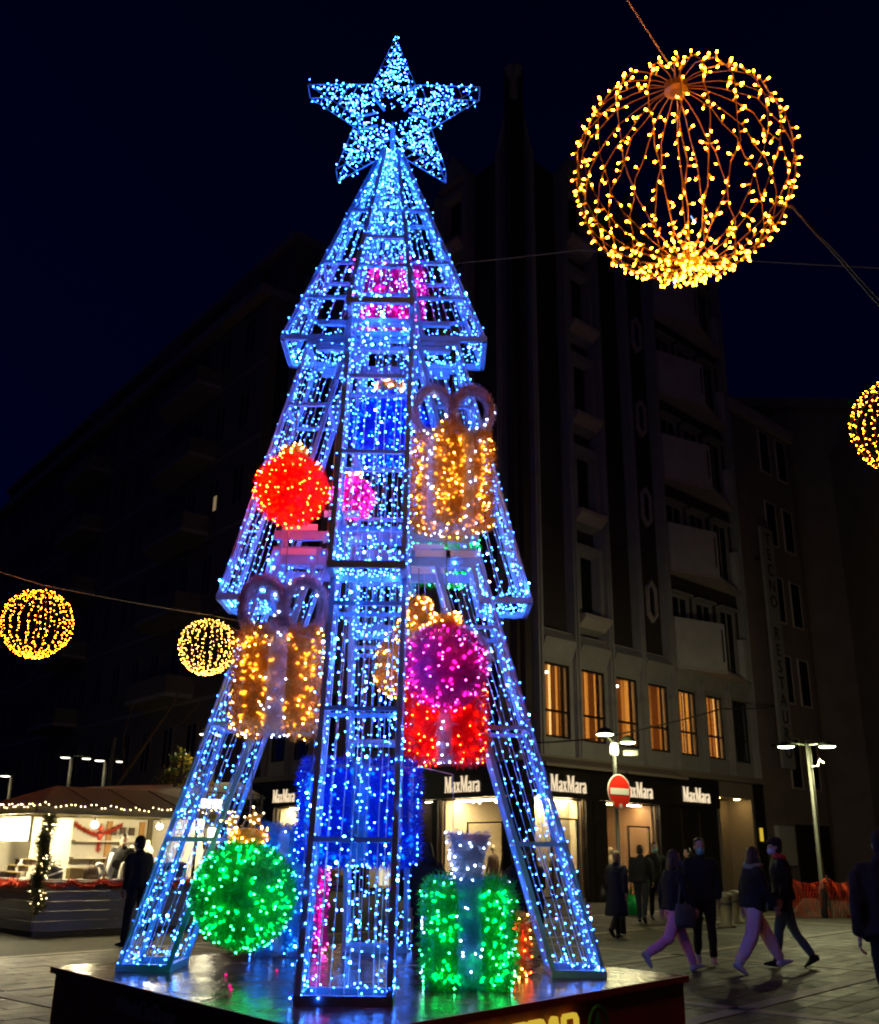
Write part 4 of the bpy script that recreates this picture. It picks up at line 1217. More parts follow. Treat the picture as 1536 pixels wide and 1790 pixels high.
bell((-0.20, 9.62, 3.46), 'gold tinsel bell with a narrow lit neck behind the purple bauble', 26)
gift((0.11, 8.75, 4.92), R(41), (0.59, 0.59, 0.95), 'tin_gold', GLD, 'gold gift box seen corner on with silver ribbons, right of the front leg', 31, hang=0.9, bow_dir=R(-41), nled=170)
gift((-1.42, 8.85, 3.02), R(4), (0.72, 0.64, 0.90), 'tin_gold', GLD, 'gold gift box with two pale bow loops hanging left of the front leg', 32, hang=1.1, nled=150, rw=0.2)
gift((0.09, 9.30, 2.74), R(-4), (0.70, 0.6, 0.70), 'tin_red', RED, 'red gift box with silver ribbon below the purple bauble', 33, hang=0.7, nled=110, rw=0.16)
gift((-0.70, 9.42, 1.93), R(6), (1.04, 0.8, 0.88), 'tin_blue', ROY, 'large deep blue gift box behind the lower front leg', 34, hang=1.3, nled=150, rled=ROY, ribbon='tin_lightblue', bow=False, rw=0.2)
gift((-0.60, 9.55, 7.42), R(2), (0.74, 0.6, 0.62), 'tin_magenta', MAG, 'magenta gift box high up inside the top of the tree', 35, hang=0.8, nled=150, bow=False, rw=0.1, strands=6000, ribbon='tin_magenta', rled=MAG)
gift((0.06, 10.25, 4.60), R(20), (0.62, 0.5, 0.5), 'tin_green', GRN, 'green gift box at the back of the tree under the gold one', 36, hang=0.4, nled=110, bow=False, rw=0.12, strands=5000)
# gift standing on the platform, its bow wrapped into a flared tuft
gg = gift((0.27, 8.48, 0.995), R(3), (0.68, 0.56, 0.79), 'tin_green', GRN, 'green gift box with a flared silver tuft standing on the platform', 37, nled=150, bow=False, rw=0.22, ribbon='tin_lightblue', group='tinsel gift boxes standing on the platform', lsize=0.019, strands=11000)
rng = np.random.default_rng(38)
tf = MB(); tf.tube([(0, 0, 0.36), (0, 0, 0.54), (0.01, 0, 0.74)], [(0.10, 0.08), (0.115, 0.09), (0.16, 0.12)], 12, side=(1, 0, 0)); tu = tf.build('tuft', 'tin_silver', gg, True)
n = 1800; a = rng.uniform(0, 2 * PI, n); z = rng.uniform(0.38, 0.76, n); rr = 0.10 + np.maximum(0, z - 0.47) * 0.2
N = np.stack([np.cos(a), np.sin(a), rng.uniform(-.3, .5, n)], 1); P = np.stack([np.cos(a) * rr, np.sin(a) * rr * .8, z], 1)
tinsel(tu, 'tinsel', 'tin_silver', P, N, rng, 0, 0.05)
sel = rng.choice(n, 34); lights(tu, P[sel] + N[sel] * .02, N[sel], rng, WHT, 0.022)
gift((-1.52, 10.75, 1.22), R(-5), (0.55, 0.5, 1.22), 'tin_lightblue', BLU, 'tall pale blue gift box on the platform behind the green bauble', 39, nled=80, bow=False, rw=0.12, ribbon='tin_silver', group='tinsel gift boxes standing on the platform', strands=6000)
gift((-1.20, 11.0, 1.05), R(0), (0.17, 0.17, 0.9), 'tin_magenta', MAG, 'slim magenta tinsel parcel on the platform seen through the front leg', 40, nled=70, bow=False, rw=0.03, ribbon='tin_magenta', rled=MAG, group='tinsel gift boxes standing on the platform', strands=3000)
gift((0.73, 9.2, 0.86), R(0), (0.16, 0.3, 0.5), 'tin_gold', RED, 'small orange lit parcel peeping out behind the green gift box', 41, nled=34, bow=False, rw=0.05, ribbon='tin_gold', rled=GLD, group='tinsel gift boxes standing on the platform', strands=2500)
# two small lit stars stuck in the cap of the green bauble
for i, (x, y, z, s) in enumerate(((-1.52, 8.72, 1.84, 0.09), (-1.72, 8.74, 1.82, 0.07))):
    t = MB(); pts = []
    for k in range(10):
        a = PI / 2 + k * PI / 5 + 0.2; r_ = s if k % 2 == 0 else s * 0.42
        pts.append((x + r_ * math.cos(a), z + r_ * math.sin(a)))
    t.prism(pts, y - 0.015, y + 0.015, 0, 'y')
    o = t.build('star_ornament', 'warm_body' if False else 'tin_gold'); tag(o, ('larger' if i == 0 else 'smaller') + ' gold star stuck on top of the green bauble', 'star', 'little gold stars on the green bauble')
    rng = np.random.default_rng(50 + i); P = np.array([(px, y - 0.02, pz) for px, pz in pts]); lights(o, P, np.tile((0, -1.0, 0), (10, 1)), rng, ('warm_body', 'warm_tip'), 0.026)
# fallen magenta bulbs on the platform
for i, (x, y) in enumerate(((-1.72, 9.0), (-1.35, 9.35), (-1.0, 9.6), (-0.98, 9.1), (-1.55, 8.3), (-1.5, 8.1))):
    t = MB(); t.ball((0, 0, 0.012), 0.012, 8, 6); o = t.build('fallen_bulb', 'spilt_bulb', None, True); o.location = (x, y, 0.598)
    tag(o, 'small glowing magenta bulb lying on the wet platform ' + ('in front of the pale blue box', 'under the green bauble', 'near the slim magenta parcel', 'beside the front leg', 'left of the front leg', 'nearest the front edge')[i], 'bulb', 'magenta bulbs fallen on the platform')

# ================================================================ hanging light spheres
def sphere_frame(rng, Rr, nmer, parent, m, r=0.007):
    """meridian wires of the sphere with hub rings, each slightly bent"""
    out = []
    for k in range(nmer):
        a = 2 * PI * k / nmer + rng.uniform(-.06, .06); pts = []
        for i in range(17):
            th = PI * (0.02 + 0.96 * i / 16); wob = rng.normal() * 0.02
            rr = Rr * (1 + rng.normal() * 0.008)
            pts.append((rr * math.sin(th) * math.cos(a + wob), rr * math.sin(th) * math.sin(a + wob), rr * math.cos(th)))
        t = MB(); t.tube(pts, r, 4, cap=False); t.build('meridian_wire', m, parent); out.append((a, pts))
    t = MB(); t.lathe([(0.05, Rr * 0.93), (0.09, Rr * 0.95), (0.09, Rr * 1.02), (0.03, Rr * 1.03)], (0, 0, 0), 12); t.build('hub', m, parent); t = MB(); t.lathe([(0.03, -Rr * 1.01), (0.07, -Rr * 0.99), (0.07, -Rr * 0.95), (0.03, -Rr * 0.94)], (0, 0, 0), 12)
    t.build('hub', m, parent)
    return out
ledme = MB(); ledme.add(BULBV, BULBF[0][0], 0); ledme.f = []; ledme.m = []
for fs, mi in BULBF:
    ledme.f.extend(fs); ledme.m.extend([mi] * len(fs))
bulb_mesh = ledme.mesh('bulb', ['amber_body', 'amber_tip'])
ledme.m = [m_ for m_ in ledme.m]
cool_mesh = ledme.mesh('bulb', ['white_body', 'white_tip'])
def light_sphere(loc, Rr, label, seed, singles, nmer=20, per=15, tips=('amber_body', 'amber_tip'), extra=0):
    rng = np.random.default_rng(seed)
    o = empty('light_sphere', loc, 0, label, 'light sphere', 'wire light spheres hung over the square')
    mer = sphere_frame(rng, Rr, nmer, o, 'wire_bronze', 0.005)
    P, D = [], []
    for a, pts in mer:
        for j in range(per):
            f = (j + rng.uniform(0.1, 0.9)) / per
            if f < 0.06: continue
            f = f ** 0.86
            x = f * 16; i0 = min(15, int(x)); p = np.array(pts[i0]) * (1 - x + i0) + np.array(pts[i0 + 1]) * (x - i0)
            n = p / np.linalg.norm(p)
            P.append(p); D.append(n * rng.uniform(0.1, 1.0) + rng.normal(size=3) * 0.75)
    for j in range(extra):
        a = rng.uniform(0, 2 * PI); th = rng.uniform(0, 0.62)
        p = Rr * np.array((math.sin(th) * math.cos(a), math.sin(th) * math.sin(a), -math.cos(th)))
        P.append(p); D.append(p / Rr + rng.normal(size=3) * 0.7)
    if singles:
        k_ = rng.permutation(len(P)); rest = k_[300:]; P, D = np.array(P), np.array(D)
        t = MB(); t.scatter(BULBV, BULBF, P[rest], D[rest], rng.uniform(0.045, 0.06, len(rest)), rng); t.build('bulb', list(tips), o, kind='stuff')
        P, D = P[k_[:300]], D[k_[:300]]
        for i, (p, d) in enumerate(zip(P, D)):
            me = cool_mesh if i in (37, 140) else bulb_mesh
            b_ = bpy.data.objects.new('bulb', me); COL.objects.link(b_); b_.parent = o
            s = rng.uniform(0.05, 0.07)
            d = Vector(d).normalized()
            b_.matrix_local = Matrix.Translation(Vector(p)) @ d.to_track_quat('Z', 'Y').to_matrix().to_4x4() @ Matrix.Scale(s, 4)
    else:
        t = MB(); t.scatter(BULBV, BULBF, P, D, rng.uniform(0.038, 0.056, len(P)), rng); t.build('bulb', list(tips), o, kind='stuff')
    t = MB(); t.tube([(0, 0, Rr * 1.0), (0, 0, Rr * 1.18)], 0.012, 5); t.build('hanger', 'wire_dark', o)
    return o
light_sphere((1.773, 6.103, 6.397), 0.79, 'large amber light sphere at top right with single bulbs visible', 61, True, 24, 21, extra=90)
light_sphere((-9.34, 22.61, 6.50), 0.78, 'small amber light sphere at the far left on its cable', 62, False, 22, 22)
light_sphere((-6.56, 27.88, 7.03), 0.78, 'small pinkish amber light sphere touching the left edge of the tree', 63, False, 22, 22, tips=('gold_body', 'gold_tip'))
light_sphere((7.69, 15.0, 8.42), 0.80, 'amber light sphere cut off by the right edge of the picture', 64, False, 22, 22)
# cables
def cable(pts, r, label, m='wire_grey', sub=8):
    P = [Vector(p) for p in pts]; out = []
    for i in range(len(P) - 1):
        for k in range(sub):
            f = k / sub; sag = -0.04 * math.sin(PI * f) * (P[i + 1] - P[i]).length * 0.12
            q = P[i].lerp(P[i + 1], f); out.append((q.x, q.y, q.z + sag))
    out.append(tuple(P[-1])); t = MB(); t.tube(out, r, 5); o = t.build('cable', m); tag(o, label, 'cable', 'cables strung across the square'); return o
cable([(-11.9, 17.6, 7.55), (-9.34, 22.61, 7.42), (-6.56, 27.88, 7.95), (-1.9, 36.9, 8.9)], 0.014, 'thin cable carrying the two small light spheres on the left')
cable([(-3.5, 0.5, 11.2), (1.20, 5.45, 7.55), (1.773, 6.103, 7.33)], 0.006, 'thin steel cable rising from the large light sphere to the upper left')
cable([(2.5, 6.3, 6.28), (2.64, 6.3, 6.26), (3.25, 7.0, 6.30), (4.05, 8.0, 6.44), (12.0, 17.9, 9.5)], 0.009, 'slack twisted cord running from the large light sphere to the right', 'wire_dark')
cable([(2.5, 6.31, 6.30), (2.66, 6.31, 6.25), (3.27, 7.02, 6.34), (4.06, 8.0, 6.50), (12.0, 17.9, 9.56)], 0.007, 'lower strand of the slack cord right of the large light sphere', 'wire_dark')
cable([(7.69, 15.0, 9.36), (16.0, 18.7, 11.0)], 0.012, 'cable holding the light sphere at the right edge')
cable([(-3.0, 41.9, 24.0), (0.35, 20.0, 14.68), (3.19, 20.0, 15.08), (22.7, 24.0, 17.0)], 0.012, 'thin cable crossing high behind the tree top')
cable([(3.0, 34.0, 5.1), (4.7, 29.0, 4.75), (10.9, 38.0, 6.9), (16.0, 47.0, 8.3)], 0.025, 'dark cable sagging in front of the lit first floor windows', 'wire_dark')
# ================================================================ market stall
SO = (-7.43, 19.75, 0.0)
MS = frame(SO, (DR[0], DR[1], 0)); IS = Matrix.Translation(-Vector(SO))
stall = empty('market_stall', SO, 0, 'lit wooden market stall with jewellery counter at the left edge', 'stall')
def SB(): return MB(IS @ MS)
SW, SD = 3.7, 2.7
# counter of horizontal boards on the two visible sides
for i in range(5):
    z0 = 0.10 + 0.172 * i; z1 = z0 + 0.166
    t = SB(); t.box((0.03, 0.0, z0), (SW - 0.03, 0.03, z1)); t.build('plank', 'stall_wood', stall)
    t = SB(); t.box((0.0, 0.031, z0), (0.03, SD, z1)); t.build('plank', 'stall_wood', stall)
t = SB(); t.box((0.04, 0.04, 0.0), (SW - 0.04, SD - 0.04, 0.09)); t.build('base', 'stall_post', stall)
t = SB(); t.box((-0.06, -0.06, 0.965), (SW + 0.06, 0.55, 1.0)); t.box((-0.06, 0.551, 0.965), (0.5, SD, 1.0)); t.build('counter_top', 'stall_inside', stall)
for x, y in ((0.06, 0.06), (SW - 0.06, 0.06), (0.06, SD - 0.06), (SW - 0.06, SD - 0.06)):
    t = SB(); t.box((x - 0.07, y - 0.07, 1.001), (x + 0.07, y + 0.07, 2.2)); t.build('post', 'stall_post', stall)
t = SB(); t.box((0.14, SD - 0.05, 0.1), (SW - 0.14, SD, 2.2)); t.build('back_wall', 'stall_inside', stall)
t = SB(); t.box((SW - 0.04, 0.14, 1.0), (SW, SD - 0.14, 2.2)); t.build('side_wall', 'stall_inside', stall)
t = SB(); t.box((0.5, 1.75, 0.1), (1.35, 1.80, 2.15)); t.build('partition', 'stall_inside', stall)
for x in (1.55, 2.55, 3.35):
    t = SB(); t.box((x, SD - 0.12, 1.0), (x + 0.12, SD - 0.06, 2.15)); t.build('panel', 'stall_panel', stall)
for z in (1.35, 1.7):
    t = SB(); t.box((1.7, SD - 0.4, z), (3.3, SD - 0.13, z + 0.03)); t.build('shelf', 'stall_inside', stall)
# roof
OV = 0.35
t = SB()
e = [(-OV, -OV), (SW + OV, -OV), (SW + OV, SD + OV), (-OV, SD + OV)]
for a, b_ in ((0, 1), (1, 2), (2, 3), (3, 0)):
    t.bar((e[a][0], e[a][1], 2.24), (e[b_][0], e[b_][1], 2.24), 0.05, 0.13)
t.build('fascia', 'stall_roof', stall)
t = SB()
ap = [(0.7, SD / 2, 2.78), (SW - 0.7, SD / 2, 2.78)]
vs = [(x, y, 2.30) for x, y in e] + ap + [(x, y, 2.27) for x, y in e] + [(x, y, z - 0.04) for x, y, z in ap]
t.add(vs, [(0, 1, 5, 4), (1, 2, 5), (2, 3, 4, 5), (3, 0, 4), (7, 6, 10, 11), (8, 7, 11), (9, 8, 11, 10), (6, 9, 10), (0, 6, 7, 1), (1, 7, 8, 2), (2, 8, 9, 3), (3, 9, 6, 0)])
t.build('roof', 'stall_roof', stall)
for x in (0.9, 1.85, 2.8):
    t = SB(); xa = x
    t.bar((x, -OV, 2.306), (xa, SD / 2, 2.786), 0.015, 0.012); t.build('roof_seam', 'stall_post', stall)
# fairy lights along the fascia and up the post
rng = np.random.default_rng(71)
P, D = [], []
for i in range(44):
    f = i / 43; P.append((-OV + (SW + 2 * OV) * f, -OV - 0.05, 2.33 + 0.035 * math.sin(f * 60) + rng.normal() * 0.012)); D.append((rng.normal(), -1, rng.normal()))
for i in range(30):
    f = i / 29; P.append((-OV - 0.05, -OV + (SD + OV) * f, 2.33 + 0.035 * math.sin(f * 40))); D.append((-1, rng.normal(), rng.normal()))
t = SB(); t.tube([p for p in P[:44]], 0.006, 4, cap=False)
fl_ = t.build('fairy_light_wire', 'wire_dark', stall)
t = SB(); t.scatter(SHORTV, SHORTF, P, D, 0.035, rng); t.build('fairy_lights', ['warm_body', 'warm_tip'], stall, kind='stuff')
# lamps under the roof
def stall_lamp(x, y, z, r_, nm='bulb', m='bulb_light'):
    t = SB(); t.tube([(x, y, 2.26), (x, y, z + r_ + 0.05)], 0.008, 4); t.lathe([(0.02, r_ + 0.05), (0.03, r_ * .9), (0.02, r_ * .8)], (x, y, z), 8); h = t.build('lamp_holder', 'wire_dark', stall)
    t = SB(); t.ball((x, y, z), r_, 10, 8); t.build(nm, m, h, True)
stall_lamp(0.55, 0.95, 2.02, 0.045); stall_lamp(1.15, 0.35, 2.02, 0.06); stall_lamp(2.6, 0.35, 2.02, 0.055)
for x0, y0, w_, h_ in ((-0.62, 1.0, 0.0, 0.0),):
    t = SB(); t.box((-0.20, 0.45, 1.72), (-0.14, 1.75, 2.10)); fl = t.build('flood_light', 'flood_light', stall)
    t = SB(); t.box((-0.13, 0.40, 1.68), (-0.09, 1.80, 2.14)); t.build('housing', 'wire_dark', stall)
t = SB(); t.box((3.48, -0.22, 1.72), (3.72, -0.16, 2.0)); t.build('flood_light', 'flood_small', stall)
t = SB(); t.box((3.38, -0.155, 1.58), (3.76, -0.12, 2.2)); t.build('housing', 'wire_dark', stall)
t = SB(); t.box((0.35, -0.30, 2.185), (0.65, -0.2, 2.2)); t.box((2.5, -0.30, 2.185), (2.75, -0.2, 2.2)); t.build('strip_lamp', 'far_lamp_light', stall)
# garlands (separate: they could be lifted off)
def garland(pts, r_, n, m, label, seed, led=None, nl=0, L=0.05, cat='garland', M=MS):
    rng = np.random.default_rng(seed); pts = np.array([tuple(M @ Vector(p)) for p in pts])
    seg = np.linalg.norm(np.diff(pts, axis=0), axis=1); cum = np.concatenate([[0], np.cumsum(seg)])
    def at(s):
        i = np.clip(np.searchsorted(cum, s) - 1, 0, len(seg) - 1); f = ((s - cum[i]) / seg[i])[:, None]
        return pts[i] * (1 - f) + pts[i + 1] * f
    t = MB(); t.tube(pts, r_ * 0.35, 5); o = t.build('garland', m); tag(o, label, cat, None)
    N = rdir(rng, n); P = at(rng.uniform(0, cum[-1], n)) + N * r_ * 0.3
    t = MB(); t.scatter(TINV, TINF, P, N, rng.uniform(0.6, 1.2, n) * r_ * 1.1, rng); t.build('tinsel', m, o, kind='stuff')
    if led:
        N = rdir(rng, nl); t = MB(); t.scatter(SHORTV, SHORTF, at(rng.uniform(0, cum[-1], nl)) + N * r_, N, 0.03, rng); t.build('light_string', list(led), o, kind='stuff')
    return o
drape = []
for k in range(6):
    for i in range(6):
        f = i / 6; drape.append((0.0 + 3.7 * (k + f) / 6, -0.10, 0.965 - 0.09 * math.sin(PI * f)))
garland(drape, 0.07, 2600, 'tin_garland_red', 'red tinsel garland draped along the front of the stall counter', 81)
garland([(-0.10, 0.1 + 0.28 * i, 0.965 - 0.07 * abs(math.sin(i * 1.1))) for i in range(9)], 0.07, 1200, 'tin_garland_red', 'red tinsel garland on the short left side of the stall', 82)
garland([(-0.02 + 0.05 * math.sin(i * 1.7), -0.13, 2.2 - 0.19 * i) for i in range(10)], 0.13, 2600, 'tin_garland_olive', 'olive gold garland with tiny lights wound down the stall corner post', 83, ('warm_body', 'warm_tip'), 60)
garland([(1.75 + 0.16 * i, SD - 0.16, 2.08 - 0.22 * math.sin(PI * i / 7)) for i in range(8)], 0.06, 900, 'tin_garland_red', 'red tinsel swag on the back wall inside the stall', 84)
garland([(2.35, SD - 0.2, 2.05), (2.34, SD - 0.2, 1.5)], 0.06, 500, 'tin_garland_red', 'red tinsel strand hanging straight inside the stall', 85)
# goods on the counter
def item(name, label, cat, loc, group=None):
    p = MS @ Vector(loc); return empty(name, tuple(p), math.atan2(DR[1], DR[0]), label, cat, group)
def bust(x, y, z, s, label):
    o = item('necklace_bust', label, 'display bust', (x, y, z), 'white necklace busts in the stall')
    t = MB(); t.lathe([(0.07 * s, 0), (0.075 * s, 0.02 * s), (0.05 * s, 0.04 * s)], (0, 0, 0), 12)
    t.tube([(0, 0, 0.03 * s), (0, 0, 0.12 * s), (0, 0.01, 0.22 * s), (0, 0.02, 0.28 * s), (0, 0.02, 0.34 * s), (0, 0.02, 0.42 * s)], [(0.06 * s, 0.04 * s), (0.11 * s, 0.05 * s), (0.13 * s, 0.05 * s), (0.10 * s, 0.045 * s), (0.04 * s, 0.035 * s), (0.035 * s, 0.03 * s)], 12, side=(1, 0, 0))
    t.build('bust', 'white_plastic', o, True)
    t = MB(); t.tube([(0.07 * s * math.cos(a), -0.05 * s - 0.01 + 0.02 * s * math.sin(a), 0.26 * s + 0.08 * s * math.sin(a)) for a in [PI + PI * i / 8 for i in range(9)]], 0.006, 5); t.build('necklace', 'box_gold', o)
bust(2.05, 0.40, 1.32, 0.75, 'smaller white necklace bust on the display case'); bust(2.42, 0.42, 1.32, 1.0, 'tall white necklace bust on the display case'); bust(2.85, 0.45, 1.32, 0.7, 'white bust at the right end of the display case')
bust(0.22, 1.4, 1.0, 0.8, 'white bust on the short side of the stall behind the corner post')
o = item('display_case', 'white stepped display case on the stall counter', 'display case', (1.75, 0.1, 1.0))
t = MB(); t.box((0, 0, 0), (1.45, 0.42, 0.015)); t.box((0, 0.40, 0.016), (1.45, 0.42, 0.30)); t.box((0, 0.02, 0.016), (0.02, 0.399, 0.30)); t.box((1.43, 0.02, 0.016), (1.45, 0.399, 0.30)); t.build('case', 'white_plastic', o)
for z, d in ((0.13, 0.14), (0.30, 0.02)):
    t = MB(); t.box((0.021, d, z), (1.429, 0.41, z + 0.018)); t.build('shelf', 'white_plastic', o)
for i in range(7):
    t = MB(); t.box((0.1 + 0.19 * i, 0.18, 0.149), (0.2 + 0.19 * i, 0.26, 0.19 + 0.02 * (i % 3))); t.build('jewel_box', ['box_brown', 'box_gold', 'black_plastic'][i % 3], o)
o = item('stepped_stand', 'tiered stand of brown boxes on the short side of the stall counter', 'stand', (-0.02, 1.0, 1.0))
for k in range(3):
    t = MB(); t.box((0.14 * k, 0, 0.12 * k + 0.10), (0.14 * k + 0.16, 0.9, 0.12 * k + 0.115)); t.build('shelf', 'box_gold', o)
    for i in range(5):
        t = MB(); t.box((0.14 * k + 0.03, 0.05 + 0.18 * i, 0.12 * k), (0.14 * k + 0.11, 0.16 + 0.18 * i, 0.12 * k + 0.095)); t.build('box', 'box_brown', o)
o = item('gift_carton', 'squat gold carton on the stall counter', 'box', (0.68, 0.16, 1.0))
t = MB(); t.box((0, 0, 0), (0.28, 0.18, 0.17)); t.build('carton', 'box_gold', o); t = MB(); t.box((-0.005, -0.005, 0.171), (0.285, 0.185, 0.20)); t.build('lid', 'box_gold', o)
for i, (x, y, m, lb) in enumerate(((0.42, 0.22, 'black_plastic', 'black soft bag with white trim on the stall counter'), (1.12, 0.18, 'box_brown', 'small dark bag on the stall counter beside the gold carton'))):
    o = item('bag', lb, 'bag', (x, y, 1.0)); t = MB(); t.tube([(0, 0, 0), (0, 0, 0.1), (0.01, 0, 0.2), (0.02, 0, 0.25)], [(0.15, 0.09), (0.16, 0.1), (0.13, 0.07), (0.08, 0.03)], 12, side=(1, 0, 0)); t.build('body', m, o, True)
    t = MB(); t.tube([(-0.06, 0, 0.2), (-0.05, 0, 0.32), (0.05, 0, 0.33), (0.09, 0, 0.2)], 0.012, 5); t.build('handle', m, o)
    if i == 0: t = MB(); t.tube([(-0.16, -0.05, 0.06), (0.0, -0.11, 0.12), (0.16, -0.05, 0.17)], 0.018, 6); t.build('trim', 'white_plastic', o)
for i, (x, lb) in enumerate(((1.28, 'white coiled scarf on a stand beside the vendor'), (1.52, 'upright white roll in front of the vendor'))):
    o = item('scarf_roll', lb, 'scarf', (x, 0.2, 1.0))
    t = MB()
    if i == 0: t.tube([(0.09 * math.cos(a), 0.0, 0.16 + 0.11 * math.sin(a)) for a in [2 * PI * j / 12 for j in range(13)]], 0.045, 8); t.lathe([(0.06, 0), (0.02, 0.02), (0.02, 0.06)], (0, 0, 0), 10)
    else: t.tube([(0, 0, 0.0), (0, 0, 0.2), (0.02, 0, 0.42), (0.03, 0, 0.5)], [0.05, 0.075, 0.07, 0.03], 10)
    t.build('roll', 'white_plastic', o, True)
    if i: t = MB(); t.lathe([(0.085, 0), (0.085, 0.02)], (0, 0, 0), 14); o2 = t.build('disc', 'black_plastic', o); o2.rotation_euler = (R(90), 0, 0); o2.location = (0.06, -0.09, 0.28)
for i in range(3):
    o = item('picture', 'small dark framed picture on the stall back wall, ' + ('left' if i == 0 else 'middle' if i == 1 else 'right') + ' of three', 'picture', (2.62 + 0.22 * i, SD - 0.14, 1.85), 'pictures on the stall back wall')
    t = MB(); t.box((0, -0.02, 0), (0.14, 0, 0.17)); t.build('frame', 'black_plastic', o); t = MB(); t.box((0.02, -0.024, 0.02), (0.12, -0.021, 0.15)); t.build('print', 'box_brown', o)
# lit trellis panel right of the stall
o = empty('lit_screen', (-4.55, 22.6, 0), math.atan2(DR[1], DR[0]), 'bright white gridded screen beyond the right end of the stall', 'screen')
t = MB(); t.box((-0.7, 0.02, 2.05), (-0.15, 0.04, 2.62)); t.build('panel', 'screen_light', o)
t = MB()
for i in range(12): t.bar((-0.7 + 1.6 * i / 11, 0.0, 1.95), (-0.7 + 1.6 * i / 11, 0.0, 2.75), 0.014)
for i in range(7): t.bar((-0.7, -0.022, 1.95 + 0.8 * i / 6), (0.9, -0.022, 1.95 + 0.8 * i / 6), 0.014)
t.build('grid', 'wire_dark', o)
for x in (-0.7, 0.9): t = MB(); t.bar((x, 0.07, 0), (x, 0.07, 2.75), 0.05); t.build('post', 'wire_dark', o)
# awning behind
o = empty('awning', (-6.9, 24.6, 0), R(20), 'pale cloth awning stretched behind the stall roof', 'awning')
t = MB(); t.add([(-1.6, -1.2, 2.55), (2.6, -1.2, 2.75), (2.4, 1.4, 3.25), (-1.4, 1.4, 3.0), (-1.6, -1.2, 2.52), (2.6, -1.2, 2.72), (2.4, 1.4, 3.22), (-1.4, 1.4, 2.97)], [(0, 1, 2, 3), (7, 6, 5, 4), (0, 4, 5, 1), (1, 5, 6, 2), (2, 6, 7, 3), (3, 7, 4, 0)]); t.build('cloth', 'awning_cloth', o)
for x, y in ((-1.5, -1.1), (2.5, -1.1), (2.3, 1.3), (-1.3, 1.3)): t = MB(); t.bar((x, y, 0), (x, y, 2.53 if y < 0 else 2.98), 0.05); t.build('post', 'wire_grey', o)

# ================================================================ street furniture
def lamp_head(mb_p, x, y, z, r_, m, parent, watt=0):
    t = MB(); t.lathe([(r_ * 0.15, 0.16), (r_ * 0.55, 0.12), (r_ * 0.95, 0.03), (r_, 0.0), (r_ * 0.96, 0.0)], (x, y, z), 18); h = t.build('lamp_head', 'lamp_metal', parent, True)
    t = MB(); t.lathe([(r_ * 0.2, -0.03), (r_ * 0.7, -0.02), (r_ * 0.88, -0.002)], (x, y, z), 18); t.build('lamp_glass', m, h, True)
    if watt:
        ld_ = bpy.data.lights.new('lamp_light', 'POINT'); ld_.energy = watt; ld_.color = (0.97, 0.93, 0.48); ld_.shadow_soft_size = r_ * 0.6
        lo = bpy.data.objects.new('lamp_light', ld_); COL.objects.link(lo); lo.parent = h; lo.location = (x, y - 0.25, z - 0.3)
    return h
nl = empty('lamp_post', (3.985, 22.6, 0), 0, 'short street lamp with two heads standing behind the no entry sign', 'street lamp')
NLZ = 0.42
t = MB(); t.lathe([(0.09, 0), (0.09, 0.5), (0.05, 0.55), (0.04, 2.45 + NLZ)], (0, 0, 0), 12); t.build('pole', 'pole_brown', nl, True)
t = MB(); t.lathe([(0.045, 2.452 + NLZ), (0.04, 3.6 + NLZ)], (0, 0, 0), 12); t.build('pole', 'pole_grey', nl, True)
t = MB(); t.tube([(-0.26, -0.45, 3.70 + NLZ), (-0.13, -0.2, 3.60 + NLZ), (0, 0, 3.52 + NLZ), (0.17, 0.02, 3.54 + NLZ), (0.32, 0.02, 3.58 + NLZ)], 0.018, 6); t.build('arm', 'pole_grey', nl)
t = MB(); t.lathe([(0.07, 3.26 + NLZ), (0.1, 3.30 + NLZ), (0.1, 3.46 + NLZ), (0.06, 3.54 + NLZ)], (0, 0, 0), 12); t.build('collar', 'sign_white', nl)
t = MB(); t.box((0.2, -0.06, 3.26 + NLZ), (0.52, 0.06, 3.37 + NLZ)); t.build('camera_box', 'pole_grey', nl)
lamp_head(None, -0.27, -0.45, 3.67 + NLZ, 0.21, 'street_lamp_light', nl, 100); lamp_head(None, 0.32, 0.02, 3.55 + NLZ, 0.19, 'street_lamp_light', nl, 50)
ne = empty('no_entry_sign', (4.035, 22.5, 2.90), R(38), 'round red no entry sign with white bar on the lamp pole', 'traffic sign')
def disc(r0, y0, y1, m, name, par, n=40):
    t = MB(); t.prism([(r0 * math.cos(2 * PI * i / n), r0 * math.sin(2 * PI * i / n)) for i in range(n)], y0, y1, 0, 'y'); return t.build(name, m, par)
disc(0.30, -0.012, 0.0, 'sign_white', 'rim', ne); disc(0.285, -0.016, -0.0125, 'sign_red', 'face', ne)
t = MB(); t.box((-0.245, -0.020, -0.055), (0.245, -0.0165, 0.055)); t.build('white_bar', 'sign_white', ne)
for x, z, r_ in ((-0.19, -0.21, 0.035), (0.02, -0.25, 0.045)):
    t = MB(); t.prism([(x + r_ * math.cos(i * PI / 3), z + r_ * math.sin(i * PI / 3)) for i in range(6)], -0.019, -0.0165, 0, 'y'); t.build('sticker', 'sticker', ne)
t = MB(); t.box((-0.04, 0.0, -0.1), (0.04, 0.05, 0.1)); t.build('bracket', 'pole_grey', ne)
ne.scale = (1.22, 1.22, 1.22)
dl = empty('lamp_post', (10.76, 29.2, 0), 0, 'tall double headed street lamp in front of the narrow building at right', 'street lamp')
t = MB(); t.lathe([(0.1, 0), (0.1, 0.8), (0.055, 0.86), (0.04, 4.7)], (0, 0, 0), 12); t.build('pole', 'pole_grey', dl, True)
t = MB(); t.tube([(0.09, 0, 0.9), (0.075, 0, 4.6)], 0.02, 8); t.build('pole', 'pole_grey', dl, True)
